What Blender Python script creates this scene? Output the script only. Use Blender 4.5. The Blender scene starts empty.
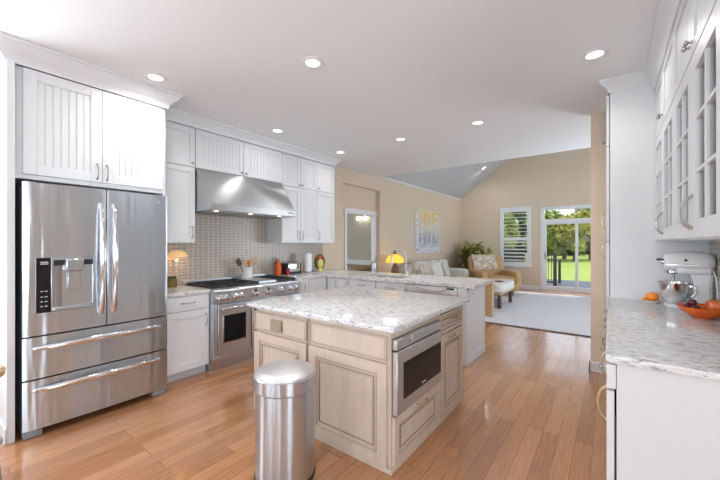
import bpy, bmesh, math, random
from mathutils import Vector, Matrix
random.seed(7)
SC = bpy.context.scene
COL = SC.collection
PI = math.pi

# ------------------------------------------------------------------ camera
F = 334.0
ang = math.atan((611 - 360) / F)
cd = bpy.data.cameras.new('camera')
cd.sensor_width = 36.0
cd.lens = 36.0 * F / 720.0
cd.shift_y = 3.0 / 720.0
cd.clip_start = 0.05
cam = bpy.data.objects.new('camera', cd)
cam.location = (0, 0, 1.42)
cam.rotation_euler = (PI / 2, 0, ang)
COL.objects.link(cam)
SC.camera = cam

# ------------------------------------------------------------------ world, sun, added fill lights
W = bpy.data.worlds.new('sky')
SC.world = W
W.use_nodes = True
wn, wl = W.node_tree.nodes, W.node_tree.links
sky = wn.new('ShaderNodeTexSky')
sky.sky_type = 'HOSEK_WILKIE'
sky.turbidity = 3.0
sky.ground_albedo = 0.3
sky.sun_direction = Vector((0.30, 0.48, 0.82)).normalized()
mixw = wn.new('ShaderNodeMixRGB')
mixw.inputs[0].default_value = 0.72
mixw.inputs[2].default_value = (0.80, 0.90, 1.0, 1)
wl.new(sky.outputs[0], mixw.inputs[1])
wl.new(mixw.outputs[0], wn['Background'].inputs[0])
wn['Background'].inputs[1].default_value = 1.9

def light(name, typ, loc, rot, energy, color=(1, 1, 1), **kw):
    d = bpy.data.lights.new(name, typ)
    d.energy = energy
    d.color = color
    for k, v in kw.items():
        setattr(d, k, v)
    o = bpy.data.objects.new(name, d)
    o.location = loc
    o.rotation_euler = rot
    COL.objects.link(o)
    return o

sun = light('sun', 'SUN', (3, 14, 12), (0, 0, 0), 2.3, (1, 0.95, 0.86), angle=0.02)
sun.rotation_euler = Vector((0.30, 0.48, 0.82)).to_track_quat('Z', 'Y').to_euler()
FILL_TINT = (0.76, 0.88, 1.0)  # cool tint to offset the warm floor bounce
# added area lights, out of view, that brighten the kitchen and living room
UP = math.radians(42)     # upward tilt to brighten the ceiling
light('fill_back', 'AREA', (-2.2, -6.38, 1.55), (PI / 2 + UP, 0, 0), 116, FILL_TINT, shape='RECTANGLE', size=2.6, size_y=1.9)
light('fill_back_corner', 'AREA', (1.5, -6.38, 1.55), (PI / 2 + UP, 0, 0), 100, FILL_TINT, shape='RECTANGLE', size=1.9, size_y=1.9)
light('fill_dining', 'AREA', (4.40, -1.5, 1.5), (PI / 2 + UP, 0, PI / 2), 132, FILL_TINT, shape='RECTANGLE', size=2.2, size_y=1.8)
light('fill_left', 'AREA', (-4.10, -0.70, 1.6), (PI / 2 + 0.10, 0, -PI / 2), 68, FILL_TINT, shape='RECTANGLE', size=1.7, size_y=1.7)  # added from the left to light the right cabinet faces
light('fill_living', 'AREA', (2.08, 7.7, 1.6), (PI / 2 + UP, 0, PI / 2), 195, FILL_TINT, shape='RECTANGLE', size=3.0, size_y=1.9)  # added fill; the wall behind it has no window

SC.view_settings.view_transform = 'Standard'
SC.view_settings.look = 'None'
SC.view_settings.exposure = 0.33
SC.view_settings.gamma = 1.0
SC.view_settings.use_curve_mapping = False

# ------------------------------------------------------------------ materials
def mat(name, color, rough=0.5, metal=0.0, spec=0.5, **kw):
    m = bpy.data.materials.new(name)
    m.use_nodes = True
    b = m.node_tree.nodes['Principled BSDF']
    b.inputs['Base Color'].default_value = (*color, 1)
    b.inputs['Roughness'].default_value = rough
    b.inputs['Metallic'].default_value = metal
    b.inputs['Specular IOR Level'].default_value = spec
    for k, v in kw.items():
        b.inputs[k].default_value = v
    return m

def N(m, t, **kw):
    n = m.node_tree.nodes.new(t)
    for k, v in kw.items():
        setattr(n, k, v)
    return n

def L(m, a, b):
    m.node_tree.links.new(a, b)

def coords(m, scale=(1, 1, 1), rot=(0, 0, 0), loc=(0, 0, 0)):
    tc = N(m, 'ShaderNodeTexCoord')
    mp = N(m, 'ShaderNodeMapping')
    mp.inputs['Scale'].default_value = scale
    mp.inputs['Rotation'].default_value = rot
    mp.inputs['Location'].default_value = loc
    L(m, tc.outputs['Object'], mp.inputs['Vector'])
    return mp.outputs['Vector']

def ramp(m, fac, stops):
    r = N(m, 'ShaderNodeValToRGB')
    e = r.color_ramp.elements
    while len(e) < len(stops):
        e.new(0.5)
    for el, (p, c) in zip(e, stops):
        el.position = p
        el.color = (*c, 1)
    L(m, fac, r.inputs[0])
    return r.outputs[0]

def noise(m, vec, scale, detail=3, rough=0.5):
    n = N(m, 'ShaderNodeTexNoise')
    n.inputs['Scale'].default_value = scale
    n.inputs['Detail'].default_value = detail
    n.inputs['Roughness'].default_value = rough
    L(m, vec, n.inputs['Vector'])
    return n.outputs['Fac']

def mix(m, fac, a, b, mode='MIX'):
    n = N(m, 'ShaderNodeMixRGB', blend_type=mode)
    for i, v in ((0, fac), (1, a), (2, b)):
        if isinstance(v, (int, float)):
            n.inputs[i].default_value = v
        elif isinstance(v, tuple):
            n.inputs[i].default_value = (*v, 1)
        else:
            L(m, v, n.inputs[i])
    return n.outputs[0]

def setcol(m, out):
    L(m, out, m.node_tree.nodes['Principled BSDF'].inputs['Base Color'])

def bump(m, h, strength=0.2, dist=0.002):
    b = N(m, 'ShaderNodeBump')
    b.inputs['Strength'].default_value = strength
    b.inputs['Distance'].default_value = dist
    L(m, h, b.inputs['Height'])
    L(m, b.outputs[0], m.node_tree.nodes['Principled BSDF'].inputs['Normal'])

def noisy(name, c1, c2, scale=(1, 1, 1), ns=5, rough=0.5, metal=0.0, bumpy=0.0, detail=4, lo=0.3, hi=0.7, **kw):
    m = mat(name, c1, rough, metal, **kw)
    f = noise(m, coords(m, scale), ns, detail)
    setcol(m, ramp(m, f, [(lo, c1), (hi, c2)]))
    if bumpy:
        bump(m, f, bumpy, 0.004)
    return m

M = {}
M['white'] = noisy('white_cabinet_paint', (0.715, 0.73, 0.745), (0.735, 0.75, 0.765), ns=2, rough=0.38)
M['trim'] = noisy('white_trim_paint', (0.78, 0.78, 0.80), (0.81, 0.81, 0.83), ns=2, rough=0.4)
M['wall_beige'] = noisy('beige_wall_paint', (0.70, 0.58, 0.445), (0.72, 0.595, 0.46), ns=30, rough=0.75, bumpy=0.05)
M['wall_white'] = noisy('white_wall_paint', (0.76, 0.76, 0.78), (0.78, 0.78, 0.80), ns=30, rough=0.7, bumpy=0.05)
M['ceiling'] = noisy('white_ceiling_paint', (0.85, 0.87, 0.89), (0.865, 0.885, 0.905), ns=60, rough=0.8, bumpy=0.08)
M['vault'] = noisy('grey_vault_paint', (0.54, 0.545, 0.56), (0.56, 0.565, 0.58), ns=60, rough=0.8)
M['bedroom'] = noisy('olive_wall_paint', (0.52, 0.49, 0.38), (0.54, 0.51, 0.40), ns=30, rough=0.8)

def steel(name, c=(0.54, 0.59, 0.645), rough=0.29, aniso=0.75, wave=0.5):
    m = mat(name, c, rough, 1.0)
    b = m.node_tree.nodes['Principled BSDF']
    b.inputs['Anisotropic'].default_value = aniso
    b.inputs['Anisotropic Rotation'].default_value = 0.25
    tg = N(m, 'ShaderNodeTangent', direction_type='RADIAL', axis='Z')
    L(m, tg.outputs[0], b.inputs['Tangent'])
    f = noise(m, coords(m, (2, 2, 90)), 6, 2)
    bump(m, noise(m, coords(m, (6, 6, 0.45)), 1.6, 2), wave, 0.02)
    setcol(m, ramp(m, f, [(0.3, tuple(v * 0.97 for v in c)), (0.7, tuple(min(1, v * 1.03) for v in c))]))
    return m
M['steel'] = steel('brushed_stainless_steel')
M['lid_steel'] = mat('satin_steel_lid', (0.72, 0.72, 0.73), 0.42, 1.0)
M['hood_steel'] = steel('satin_hood_steel', (0.50, 0.51, 0.52), 0.42, 0.85, 0.03)
M['light_steel'] = steel('pale_satin_steel', (0.80, 0.80, 0.81), 0.5, 0.3, 0.0)
M['oven_steel'] = steel('satin_appliance_steel', (0.66, 0.70, 0.74), 0.40, 0.5, 0.05)
M['steel_dark'] = steel('dark_stainless_steel', (0.36, 0.36, 0.36), 0.35, 0.3)
M['chrome'] = mat('polished_chrome', (0.75, 0.75, 0.76), 0.1, 1.0)
M['nickel'] = mat('brushed_nickel', (0.45, 0.44, 0.42), 0.3, 1.0)
M['gold'] = mat('champagne_metal', (0.62, 0.50, 0.33), 0.28, 1.0)
M['iron'] = noisy('black_cast_iron', (0.015, 0.015, 0.017), (0.03, 0.03, 0.03), ns=40, rough=0.5)
M['black_glass'] = mat('black_glass', (0.012, 0.012, 0.014), 0.08, spec=0.25)
M['black'] = mat('black_plastic', (0.02, 0.02, 0.022), 0.4)
M['gap'] = mat('dark_gap', (0.02, 0.02, 0.022), 0.8)
M['grey_plastic'] = mat('grey_plastic', (0.25, 0.26, 0.27), 0.45)
M['white_plastic'] = mat('white_plastic', (0.80, 0.80, 0.80), 0.3)
M['led'] = mat('display_text', (0.6, 0.65, 0.7), 0.5)

# hardwood floor: boards run along Y
m = mat('hardwood_floor', (0.4, 0.25, 0.15), 0.26)
v = coords(m, (1, 1, 1), (0, 0, PI / 2))
br = N(m, 'ShaderNodeTexBrick')
br.offset = 0.37
br.offset_frequency = 3
br.inputs['Color1'].default_value = (0.42, 0.188, 0.082, 1)
br.inputs['Color2'].default_value = (0.575, 0.285, 0.132, 1)
br.inputs['Mortar'].default_value = (0.20, 0.10, 0.05, 1)
br.inputs['Scale'].default_value = 1.0
br.inputs['Mortar Size'].default_value = 0.0016
br.inputs['Brick Width'].default_value = 0.95
br.inputs['Row Height'].default_value = 0.102
L(m, v, br.inputs['Vector'])
m.node_tree.nodes['Principled BSDF'].inputs['Coat Weight'].default_value = 0.7
m.node_tree.nodes['Principled BSDF'].inputs['Coat Roughness'].default_value = 0.10
m.node_tree.nodes['Principled BSDF'].inputs['Coat IOR'].default_value = 1.7
g = noise(m, coords(m, (26, 1.6, 1)), 3.0, 6, 0.6)
g2 = noise(m, coords(m, (1.2, 0.5, 1)), 2.0, 2)
c = mix(m, 0.55, br.outputs['Color'], ramp(m, g, [(0.3, (0.55, 0.50, 0.46)), (0.7, (1.25, 1.2, 1.15))]), 'MULTIPLY')
c = mix(m, 0.5, c, ramp(m, g2, [(0.35, (0.9, 0.9, 0.9)), (0.65, (1.15, 1.12, 1.1))]), 'MULTIPLY')
setcol(m, c)
M['floor'] = m

# white granite with grey-brown flecks drawn out along X
m = mat('white_granite', (0.75, 0.74, 0.72), 0.16)
f1 = noise(m, coords(m, (15, 54, 54), (0, 0, 0.10)), 1.0, 6, 0.65)
f2 = noise(m, coords(m, (46, 95, 95), (0, 0, -0.1), (4, 2, 1)), 1.3, 4, 0.6)
f3 = noise(m, coords(m, (3, 7, 7)), 1.2, 4)
c = ramp(m, f1, [(0.30, (0.16, 0.14, 0.14)), (0.385, (0.44, 0.42, 0.42)), (0.45, (0.66, 0.66, 0.665)), (0.56, (0.80, 0.80, 0.795))])
c = mix(m, 1.0, c, ramp(m, f2, [(0.30, (0.35, 0.32, 0.33)), (0.40, (0.85, 0.83, 0.83)), (0.48, (1, 1, 1))]), 'MULTIPLY')
c = mix(m, 0.5, c, ramp(m, f3, [(0.35, (0.90, 0.90, 0.91)), (0.6, (1, 1, 1))]), 'MULTIPLY')
setcol(m, c)
M['granite'] = m

# taupe mosaic with columns of white dots (wall plane: u = Y, v = Z)
m = mat('taupe_mosaic_tile', (0.5, 0.45, 0.4), 0.3)
tc = N(m, 'ShaderNodeTexCoord')
sx = N(m, 'ShaderNodeSeparateXYZ')
L(m, tc.outputs['Object'], sx.inputs[0])
def mth(op, a, b=0.0, c=None):
    n = N(m, 'ShaderNodeMath', operation=op)
    for i, q in enumerate((a, b)):
        if isinstance(q, (int, float)):
            n.inputs[i].default_value = q
        else:
            L(m, q, n.inputs[i])
    return n.outputs[0]
PU, PV = 0.066, 0.037
adxy = mth('ADD', sx.outputs[0], sx.outputs[1])
fu = mth('SUBTRACT', mth('FRACT', mth('DIVIDE', adxy, PU)), 0.5)
fv = mth('SUBTRACT', mth('FRACT', mth('DIVIDE', sx.outputs[2], PV)), 0.5)
du = mth('MULTIPLY', fu, PU)
dv = mth('MULTIPLY', fv, PV)
r2 = mth('SQRT', mth('ADD', mth('MULTIPLY', du, du), mth('MULTIPLY', dv, dv)))
dot = mth('LESS_THAN', r2, 0.0075)
line = mth('GREATER_THAN', mth('ABSOLUTE', fv), 0.455)
nz = noise(m, coords(m, (3, 3, 24)), 3.0, 3)
c = ramp(m, nz, [(0.3, (0.42, 0.36, 0.30)), (0.7, (0.56, 0.49, 0.42))])
c = mix(m, line, c, (0.29, 0.25, 0.215))
c = mix(m, dot, c, (0.76, 0.74, 0.70))
setcol(m, c)
M['tile'] = m

# island wood, pale with a brown glaze
m = mat('whitewashed_maple', (0.6, 0.5, 0.4), 0.42)
f = noise(m, coords(m, (9, 9, 0.9)), 3.2, 6, 0.6)
f2 = noise(m, coords(m, (1.5, 1.5, 1)), 2.0, 2)
c = ramp(m, f, [(0.25, (0.54, 0.44, 0.36)), (0.5, (0.59, 0.485, 0.40)), (0.75, (0.625, 0.52, 0.435))])
c = mix(m, 0.5, c, ramp(m, f2, [(0.35, (0.9, 0.88, 0.86)), (0.65, (1.06, 1.05, 1.04))]), 'MULTIPLY')
setcol(m, c)
M['maple'] = m
M['glaze'] = noisy('brown_glaze', (0.27, 0.195, 0.14), (0.33, 0.25, 0.18), (5, 5, 5), 4, 0.5)
M['wood'] = noisy('oak_wood', (0.52, 0.33, 0.16), (0.62, 0.42, 0.22), (3, 3, 14), 2, 0.45)
M['dark_wood'] = noisy('dark_brown_wood', (0.10, 0.045, 0.025), (0.16, 0.075, 0.04), (8, 8, 2), 2, 0.4)
M['leather'] = noisy('tan_leather', (0.50, 0.30, 0.13), (0.60, 0.38, 0.18), ns=5, rough=0.45, bumpy=0.1)
M['sofa'] = noisy('pale_beige_fabric', (0.62, 0.58, 0.53), (0.70, 0.66, 0.61), ns=60, rough=0.9, bumpy=0.2)
M['cream'] = noisy('cream_fabric', (0.74, 0.71, 0.66), (0.80, 0.77, 0.72), ns=60, rough=0.9, bumpy=0.2)
M['knit'] = noisy('cream_grey_woven_throw', (0.50, 0.40, 0.30), (0.76, 0.67, 0.56), (5, 5, 5), 2.5, 0.95, lo=0.40, hi=0.60)
M['brown_pattern'] = noisy('brown_patterned_fabric', (0.22, 0.13, 0.08), (0.55, 0.40, 0.28), (6, 6, 6), 4, 0.9, lo=0.4, hi=0.6)
m = noisy('pale_grey_rug', (0.70, 0.70, 0.75), (0.78, 0.78, 0.83), (0.6, 7, 1), 2.5, 0.95)
M['rug'] = m
M['rug_edge'] = mat('dark_rug_strip', (0.16, 0.14, 0.14), 0.9)
M['leaf'] = noisy('plant_leaf', (0.20, 0.25, 0.05), (0.58, 0.56, 0.17), ns=6, rough=0.45)
M['tree_green'] = noisy('tree_leaf_green', (0.18, 0.26, 0.05), (0.36, 0.42, 0.10), ns=1.2, rough=0.6)
M['tree_gold'] = noisy('tree_leaf_gold', (0.34, 0.34, 0.07), (0.52, 0.46, 0.13), ns=1.2, rough=0.6)
M['tree_dark'] = noisy('tree_leaf_dark', (0.035, 0.07, 0.025), (0.08, 0.12, 0.04), ns=1.2, rough=0.6)
M['tree_pale'] = noisy('tree_leaf_pale', (0.42, 0.42, 0.28), (0.60, 0.58, 0.45), ns=1.2, rough=0.6)
M['bark'] = noisy('tree_bark', (0.10, 0.075, 0.055), (0.18, 0.14, 0.11), (1, 1, 0.2), 6, 0.9)
m = noisy('lawn_grass', (0.23, 0.30, 0.04), (0.31, 0.38, 0.07), (0.12, 0.5, 1), 1.5, 0.9)
M['lawn'] = m
M['deck'] = noisy('blue_grey_deck_paint', (0.045, 0.055, 0.085), (0.065, 0.075, 0.11), (1, 12, 1), 2, 0.6)
M['rail'] = mat('dark_grey_railing_paint', (0.05, 0.055, 0.065), 0.5)
M['fence'] = noisy('dark_fence_wood', (0.035, 0.035, 0.03), (0.06, 0.055, 0.05), (8, 1, 1), 2, 0.8)
M['orange_red'] = noisy('orange_red_glaze', (0.80, 0.11, 0.015), (0.84, 0.14, 0.02), ns=8, rough=0.2)
M['orange'] = noisy('orange_peel', (0.85, 0.30, 0.02), (0.80, 0.22, 0.02), ns=20, rough=0.45)
M['apple'] = noisy('apple_skin', (0.60, 0.05, 0.02), (0.72, 0.30, 0.06), (8, 8, 1), 3, 0.3)
M['grape'] = mat('dark_red_skin', (0.10, 0.012, 0.015), 0.3)
M['bowl_red'] = noisy('red_orange_bowl_glaze', (0.72, 0.09, 0.012), (0.82, 0.17, 0.02), ns=10, rough=0.2)
M['ceramic'] = mat('white_ceramic', (0.80, 0.79, 0.77), 0.2)
M['mixer'] = mat('white_enamel', (0.80, 0.80, 0.81), 0.16)
M['paper'] = mat('white_paper', (0.85, 0.85, 0.85), 0.9)
M['olive'] = noisy('olive_ceramic', (0.16, 0.12, 0.02), (0.22, 0.17, 0.03), ns=8, rough=0.4)
M['yellow'] = noisy('yellow_glaze', (0.75, 0.62, 0.12), (0.82, 0.72, 0.25), ns=30, rough=0.4)
M['green_glaze'] = noisy('dark_green_glaze', (0.10, 0.11, 0.03), (0.22, 0.21, 0.06), ns=8, rough=0.4)
M['red'] = mat('red_plastic', (0.55, 0.03, 0.03), 0.35)
M['blue'] = mat('pale_blue_cloth', (0.25, 0.42, 0.70), 0.8)
M['beige_plate'] = mat('beige_plate', (0.50, 0.42, 0.35), 0.4)
M['brown_plate'] = mat('brown_cover_plate', (0.36, 0.28, 0.20), 0.35)

def emit(name, color, strength, base=(0.8, 0.8, 0.8)):
    m = mat(name, base, 0.4)
    b = m.node_tree.nodes['Principled BSDF']
    b.inputs['Emission Color'].default_value = (*color, 1)
    b.inputs['Emission Strength'].default_value = strength
    return m
M['lens'] = emit('lit_lamp_lens', (1.0, 0.88, 0.66), 2.2)
M['globe'] = emit('lit_glass_globe', (1.0, 0.95, 0.85), 4.0)
M['amber'] = emit('lit_amber_glass', (1.0, 0.50, 0.04), 0.85, (0.75, 0.42, 0.05))
M['amber_soft'] = emit('lit_cream_amber_shell', (1.0, 0.62, 0.25), 0.35, (0.75, 0.5, 0.25))

def glass(name, gloss=0.08, tint=(1, 1, 1)):
    m = bpy.data.materials.new(name)
    m.use_nodes = True
    n = m.node_tree.nodes
    n.remove(n['Principled BSDF'])
    t = N(m, 'ShaderNodeBsdfTransparent')
    t.inputs[0].default_value = (*tint, 1)
    g = N(m, 'ShaderNodeBsdfGlossy')
    g.inputs['Roughness'].default_value = 0.02
    fr = N(m, 'ShaderNodeFresnel')
    fr.inputs[0].default_value = 1.10
    mx = N(m, 'ShaderNodeMixShader')
    L(m, fr.outputs[0], mx.inputs[0])
    L(m, t.outputs[0], mx.inputs[1])
    L(m, g.outputs[0], mx.inputs[2])
    L(m, mx.outputs[0], n['Material Output'].inputs['Surface'])
    return m
M['glass'] = glass('clear_glass')

# birch-trunk canvas (plane u = Y, v = Z, local to the canvas base)
m = mat('birch_wood_painting', (0.7, 0.6, 0.5), 0.7)
tc = N(m, 'ShaderNodeTexCoord')
sx = N(m, 'ShaderNodeSeparateXYZ')
L(m, tc.outputs['Object'], sx.inputs[0])
hz = mth('DIVIDE', sx.outputs[2], 1.18)
fz = noise(m, coords(m, (1, 3, 3)), 2.0, 4)
bg = ramp(m, mth('ADD', hz, mth('MULTIPLY', fz, 0.22)), [(0.20, (0.66, 0.66, 0.72)), (0.42, (0.36, 0.37, 0.43)), (0.65, (0.68, 0.62, 0.52)), (0.98, (0.82, 0.58, 0.22))])
trunk = None
for yc, wd in ((0.12, 0.13), (0.40, 0.07), (0.74, 0.035), (0.98, 0.05), (1.33, 0.09), (1.54, 0.07)):
    wob = mth('MULTIPLY', mth('SUBTRACT', noise(m, coords(m, (1, 0.2, 2.2), loc=(yc * 9, 0, 0)), 1.5, 2), 0.5), 0.06)
    t = mth('LESS_THAN', mth('ABSOLUTE', mth('ADD', mth('SUBTRACT', sx.outputs[1], yc), wob)), wd * 0.62)
    trunk = t if trunk is None else mth('MAXIMUM', trunk, t)
bark = ramp(m, noise(m, coords(m, (1, 4, 15)), 1.4, 3), [(0.28, (0.14, 0.13, 0.15)), (0.42, (0.60, 0.59, 0.62)), (0.62, (0.82, 0.81, 0.82))])
setcol(m, mix(m, trunk, bg, bark))
M['painting'] = m

# ------------------------------------------------------------------ mesh helpers
class B:
    def __init__(s):
        s.bm = bmesh.new()
    def hexa(s, P, bev=0.0, seg=1):
        vs = [s.bm.verts.new(p) for p in P]
        fs = [s.bm.faces.new([vs[i] for i in q]) for q in ((0, 1, 2, 3), (7, 6, 5, 4), (0, 4, 5, 1), (1, 5, 6, 2), (2, 6, 7, 3), (3, 7, 4, 0))]
        bmesh.ops.recalc_face_normals(s.bm, faces=fs)
        if bev:
            es = list({e for f in fs for e in f.edges})
            bmesh.ops.bevel(s.bm, geom=es, offset=bev, segments=seg, affect='EDGES', profile=0.5)
        return s
    def box(s, x0, x1, y0, y1, z0, z1, bev=0.0, seg=1):
        return s.hexa([(x0, y0, z0), (x1, y0, z0), (x1, y1, z0), (x0, y1, z0), (x0, y0, z1), (x1, y0, z1), (x1, y1, z1), (x0, y1, z1)], bev, seg)
    def fbox(s, fr, u0, u1, v0, v1, w0, w1, bev=0.0, seg=1):
        return s.hexa([fr(*q) for q in ((u0, v0, w0), (u1, v0, w0), (u1, v1, w0), (u0, v1, w0), (u0, v0, w1), (u1, v0, w1), (u1, v1, w1), (u0, v1, w1))], bev, seg)
    def prism(s, poly, fr, a, b, bev=0.0):
        n = len(poly)
        v0 = [s.bm.verts.new(fr(p[0], p[1], a)) for p in poly]
        v1 = [s.bm.verts.new(fr(p[0], p[1], b)) for p in poly]
        fs = [s.bm.faces.new(v0), s.bm.faces.new(v1[::-1])]
        for i in range(n):
            fs.append(s.bm.faces.new((v0[i], v1[i], v1[(i + 1) % n], v0[(i + 1) % n])))
        bmesh.ops.recalc_face_normals(s.bm, faces=fs)
        if bev:
            bmesh.ops.bevel(s.bm, geom=list({e for f in fs for e in f.edges}), offset=bev, segments=2, affect='EDGES')
        return s
    def lathe(s, prof, c=(0, 0, 0), seg=28, mtx=None):
        rings = []
        c = Vector(c)
        fs = []
        for r, z in prof:
            ring = []
            for i in range(seg):
                a = 2 * PI * i / seg
                p = Vector((r * math.cos(a), r * math.sin(a), z))
                if mtx:
                    p = mtx @ p
                ring.append(s.bm.verts.new(c + p))
            rings.append(ring)
        for a, b in zip(rings, rings[1:]):
            for i in range(seg):
                fs.append(s.bm.faces.new((a[i], a[(i + 1) % seg], b[(i + 1) % seg], b[i])))
        fs.append(s.bm.faces.new(rings[0][::-1]))
        fs.append(s.bm.faces.new(rings[-1]))
        for f in fs[:-2]:
            f.smooth = True
        bmesh.ops.recalc_face_normals(s.bm, faces=fs)
        return s
    def cyl(s, p0, p1, r0, r1=None, seg=16):
        p0, p1 = Vector(p0), Vector(p1)
        d = p1 - p0
        q = d.to_track_quat('Z', 'Y').to_matrix()
        return s.lathe([(r0, 0), (r0 if r1 is None else r1, d.length)], p0, seg, q)
    def tube(s, pts, r, seg=8, flat=1.0):
        pts = [Vector(p) for p in pts]
        rings = []
        prev = None
        fs = []
        for i, p in enumerate(pts):
            t = (pts[min(i + 1, len(pts) - 1)] - pts[max(i - 1, 0)]).normalized()
            if prev is None:
                n = t.orthogonal().normalized()
                if abs(t.z) < 0.9:
                    n = t.cross(Vector((0, 0, 1))).normalized()
            else:
                n = (prev - t * prev.dot(t)).normalized()
            prev = n
            b = t.cross(n)
            rr = r[i] if isinstance(r, (list, tuple)) else r
            rings.append([s.bm.verts.new(p + n * math.cos(2 * PI * k / seg) * rr + b * math.sin(2 * PI * k / seg) * rr * flat) for k in range(seg)])
        for a, c in zip(rings, rings[1:]):
            for k in range(seg):
                f = s.bm.faces.new((a[k], a[(k + 1) % seg], c[(k + 1) % seg], c[k]))
                f.smooth = True
                fs.append(f)
        fs.append(s.bm.faces.new(rings[0][::-1]))
        fs.append(s.bm.faces.new(rings[-1]))
        bmesh.ops.recalc_face_normals(s.bm, faces=fs)
        return s
    def ball(s, c, r, sc=(1, 1, 1), u=20, v=12, wob=0.0):
        d = bmesh.ops.create_uvsphere(s.bm, u_segments=u, v_segments=v, radius=r)
        for w in d['verts']:
            k = 1 + wob * math.sin(w.co.x * 31 + w.co.z * 17) * math.cos(w.co.y * 23)
            w.co = Vector((w.co.x * sc[0] * k + c[0], w.co.y * sc[1] * k + c[1], w.co.z * sc[2] * k + c[2]))
            for f in w.link_faces:
                f.smooth = True
        return s
    def soft(s, x0, x1, y0, y1, z0, z1, e=0.35, n=14, puff=0.0):
        """a cushion: a superellipsoid filling the box"""
        c = Vector(((x0 + x1) / 2, (y0 + y1) / 2, (z0 + z1) / 2))
        h = Vector(((x1 - x0) / 2, (y1 - y0) / 2, (z1 - z0) / 2))
        d = bmesh.ops.create_uvsphere(s.bm, u_segments=n * 2, v_segments=n, radius=1)
        for w in d['verts']:
            q = w.co
            pw = lambda a: math.copysign(abs(a) ** e, a)
            rr = math.hypot(q.x, q.y)
            ca, sa = (q.x / rr, q.y / rr) if rr > 1e-6 else (0, 0)
            cr = pw(rr)
            w.co = Vector((c.x + h.x * cr * pw(ca), c.y + h.y * cr * pw(sa), c.z + h.z * pw(q.z)))
            for f in w.link_faces:
                f.smooth = True
        return s
    def build(s, name, mt, parent=None, org=None, world=True):
        me = bpy.data.meshes.new(name)
        off = Vector((0, 0, 0))
        if parent is not None and world:
            p = parent
            while p is not None:
                off += p.location
                p = p.parent
        elif org is not None:
            off = Vector(org)
        if off.length:
            bmesh.ops.translate(s.bm, verts=s.bm.verts, vec=-off)
        s.bm.to_mesh(me)
        s.bm.free()
        me.set_sharp_from_angle(angle=math.radians(38))
        me.materials.append(M[mt] if isinstance(mt, str) else mt)
        o = bpy.data.objects.new(name, me)
        COL.objects.link(o)
        if parent is not None:
            o.parent = parent
        elif org is not None:
            o.location = off
        return o

def tag(o, label, cat, group=None, kind=None):
    o['label'] = label
    o['category'] = cat
    if group:
        o['group'] = group
    if kind:
        o['kind'] = kind
    return o

def thing(name, label, cat, loc=(0, 0, 0), group=None):
    o = bpy.data.objects.new(name, None)
    o.empty_display_size = 0.1
    o.location = loc
    COL.objects.link(o)
    return tag(o, label, cat, group)

def struct(name, b, mt, parent=None, label=None):
    o = b.build(name, mt, parent)
    o['kind'] = 'structure'
    if label:
        o['label'] = label
    return o

def copy_tree(o, parent=None):
    c = o.copy()
    COL.objects.link(c)
    if parent:
        c.parent = parent
    for ch in list(o.children):
        copy_tree(ch, c)
    return c

def FX(x):   # faces +X : u = Y
    return lambda u, v, w: (x + w, u, v)
def FXm(x):  # faces -X : u = Y
    return lambda u, v, w: (x - w, u, v)
def FY(y):   # faces -Y : u = X
    return lambda u, v, w: (u, y - w, v)
def FYp(y):  # faces +Y
    return lambda u, v, w: (u, y + w, v)

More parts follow.
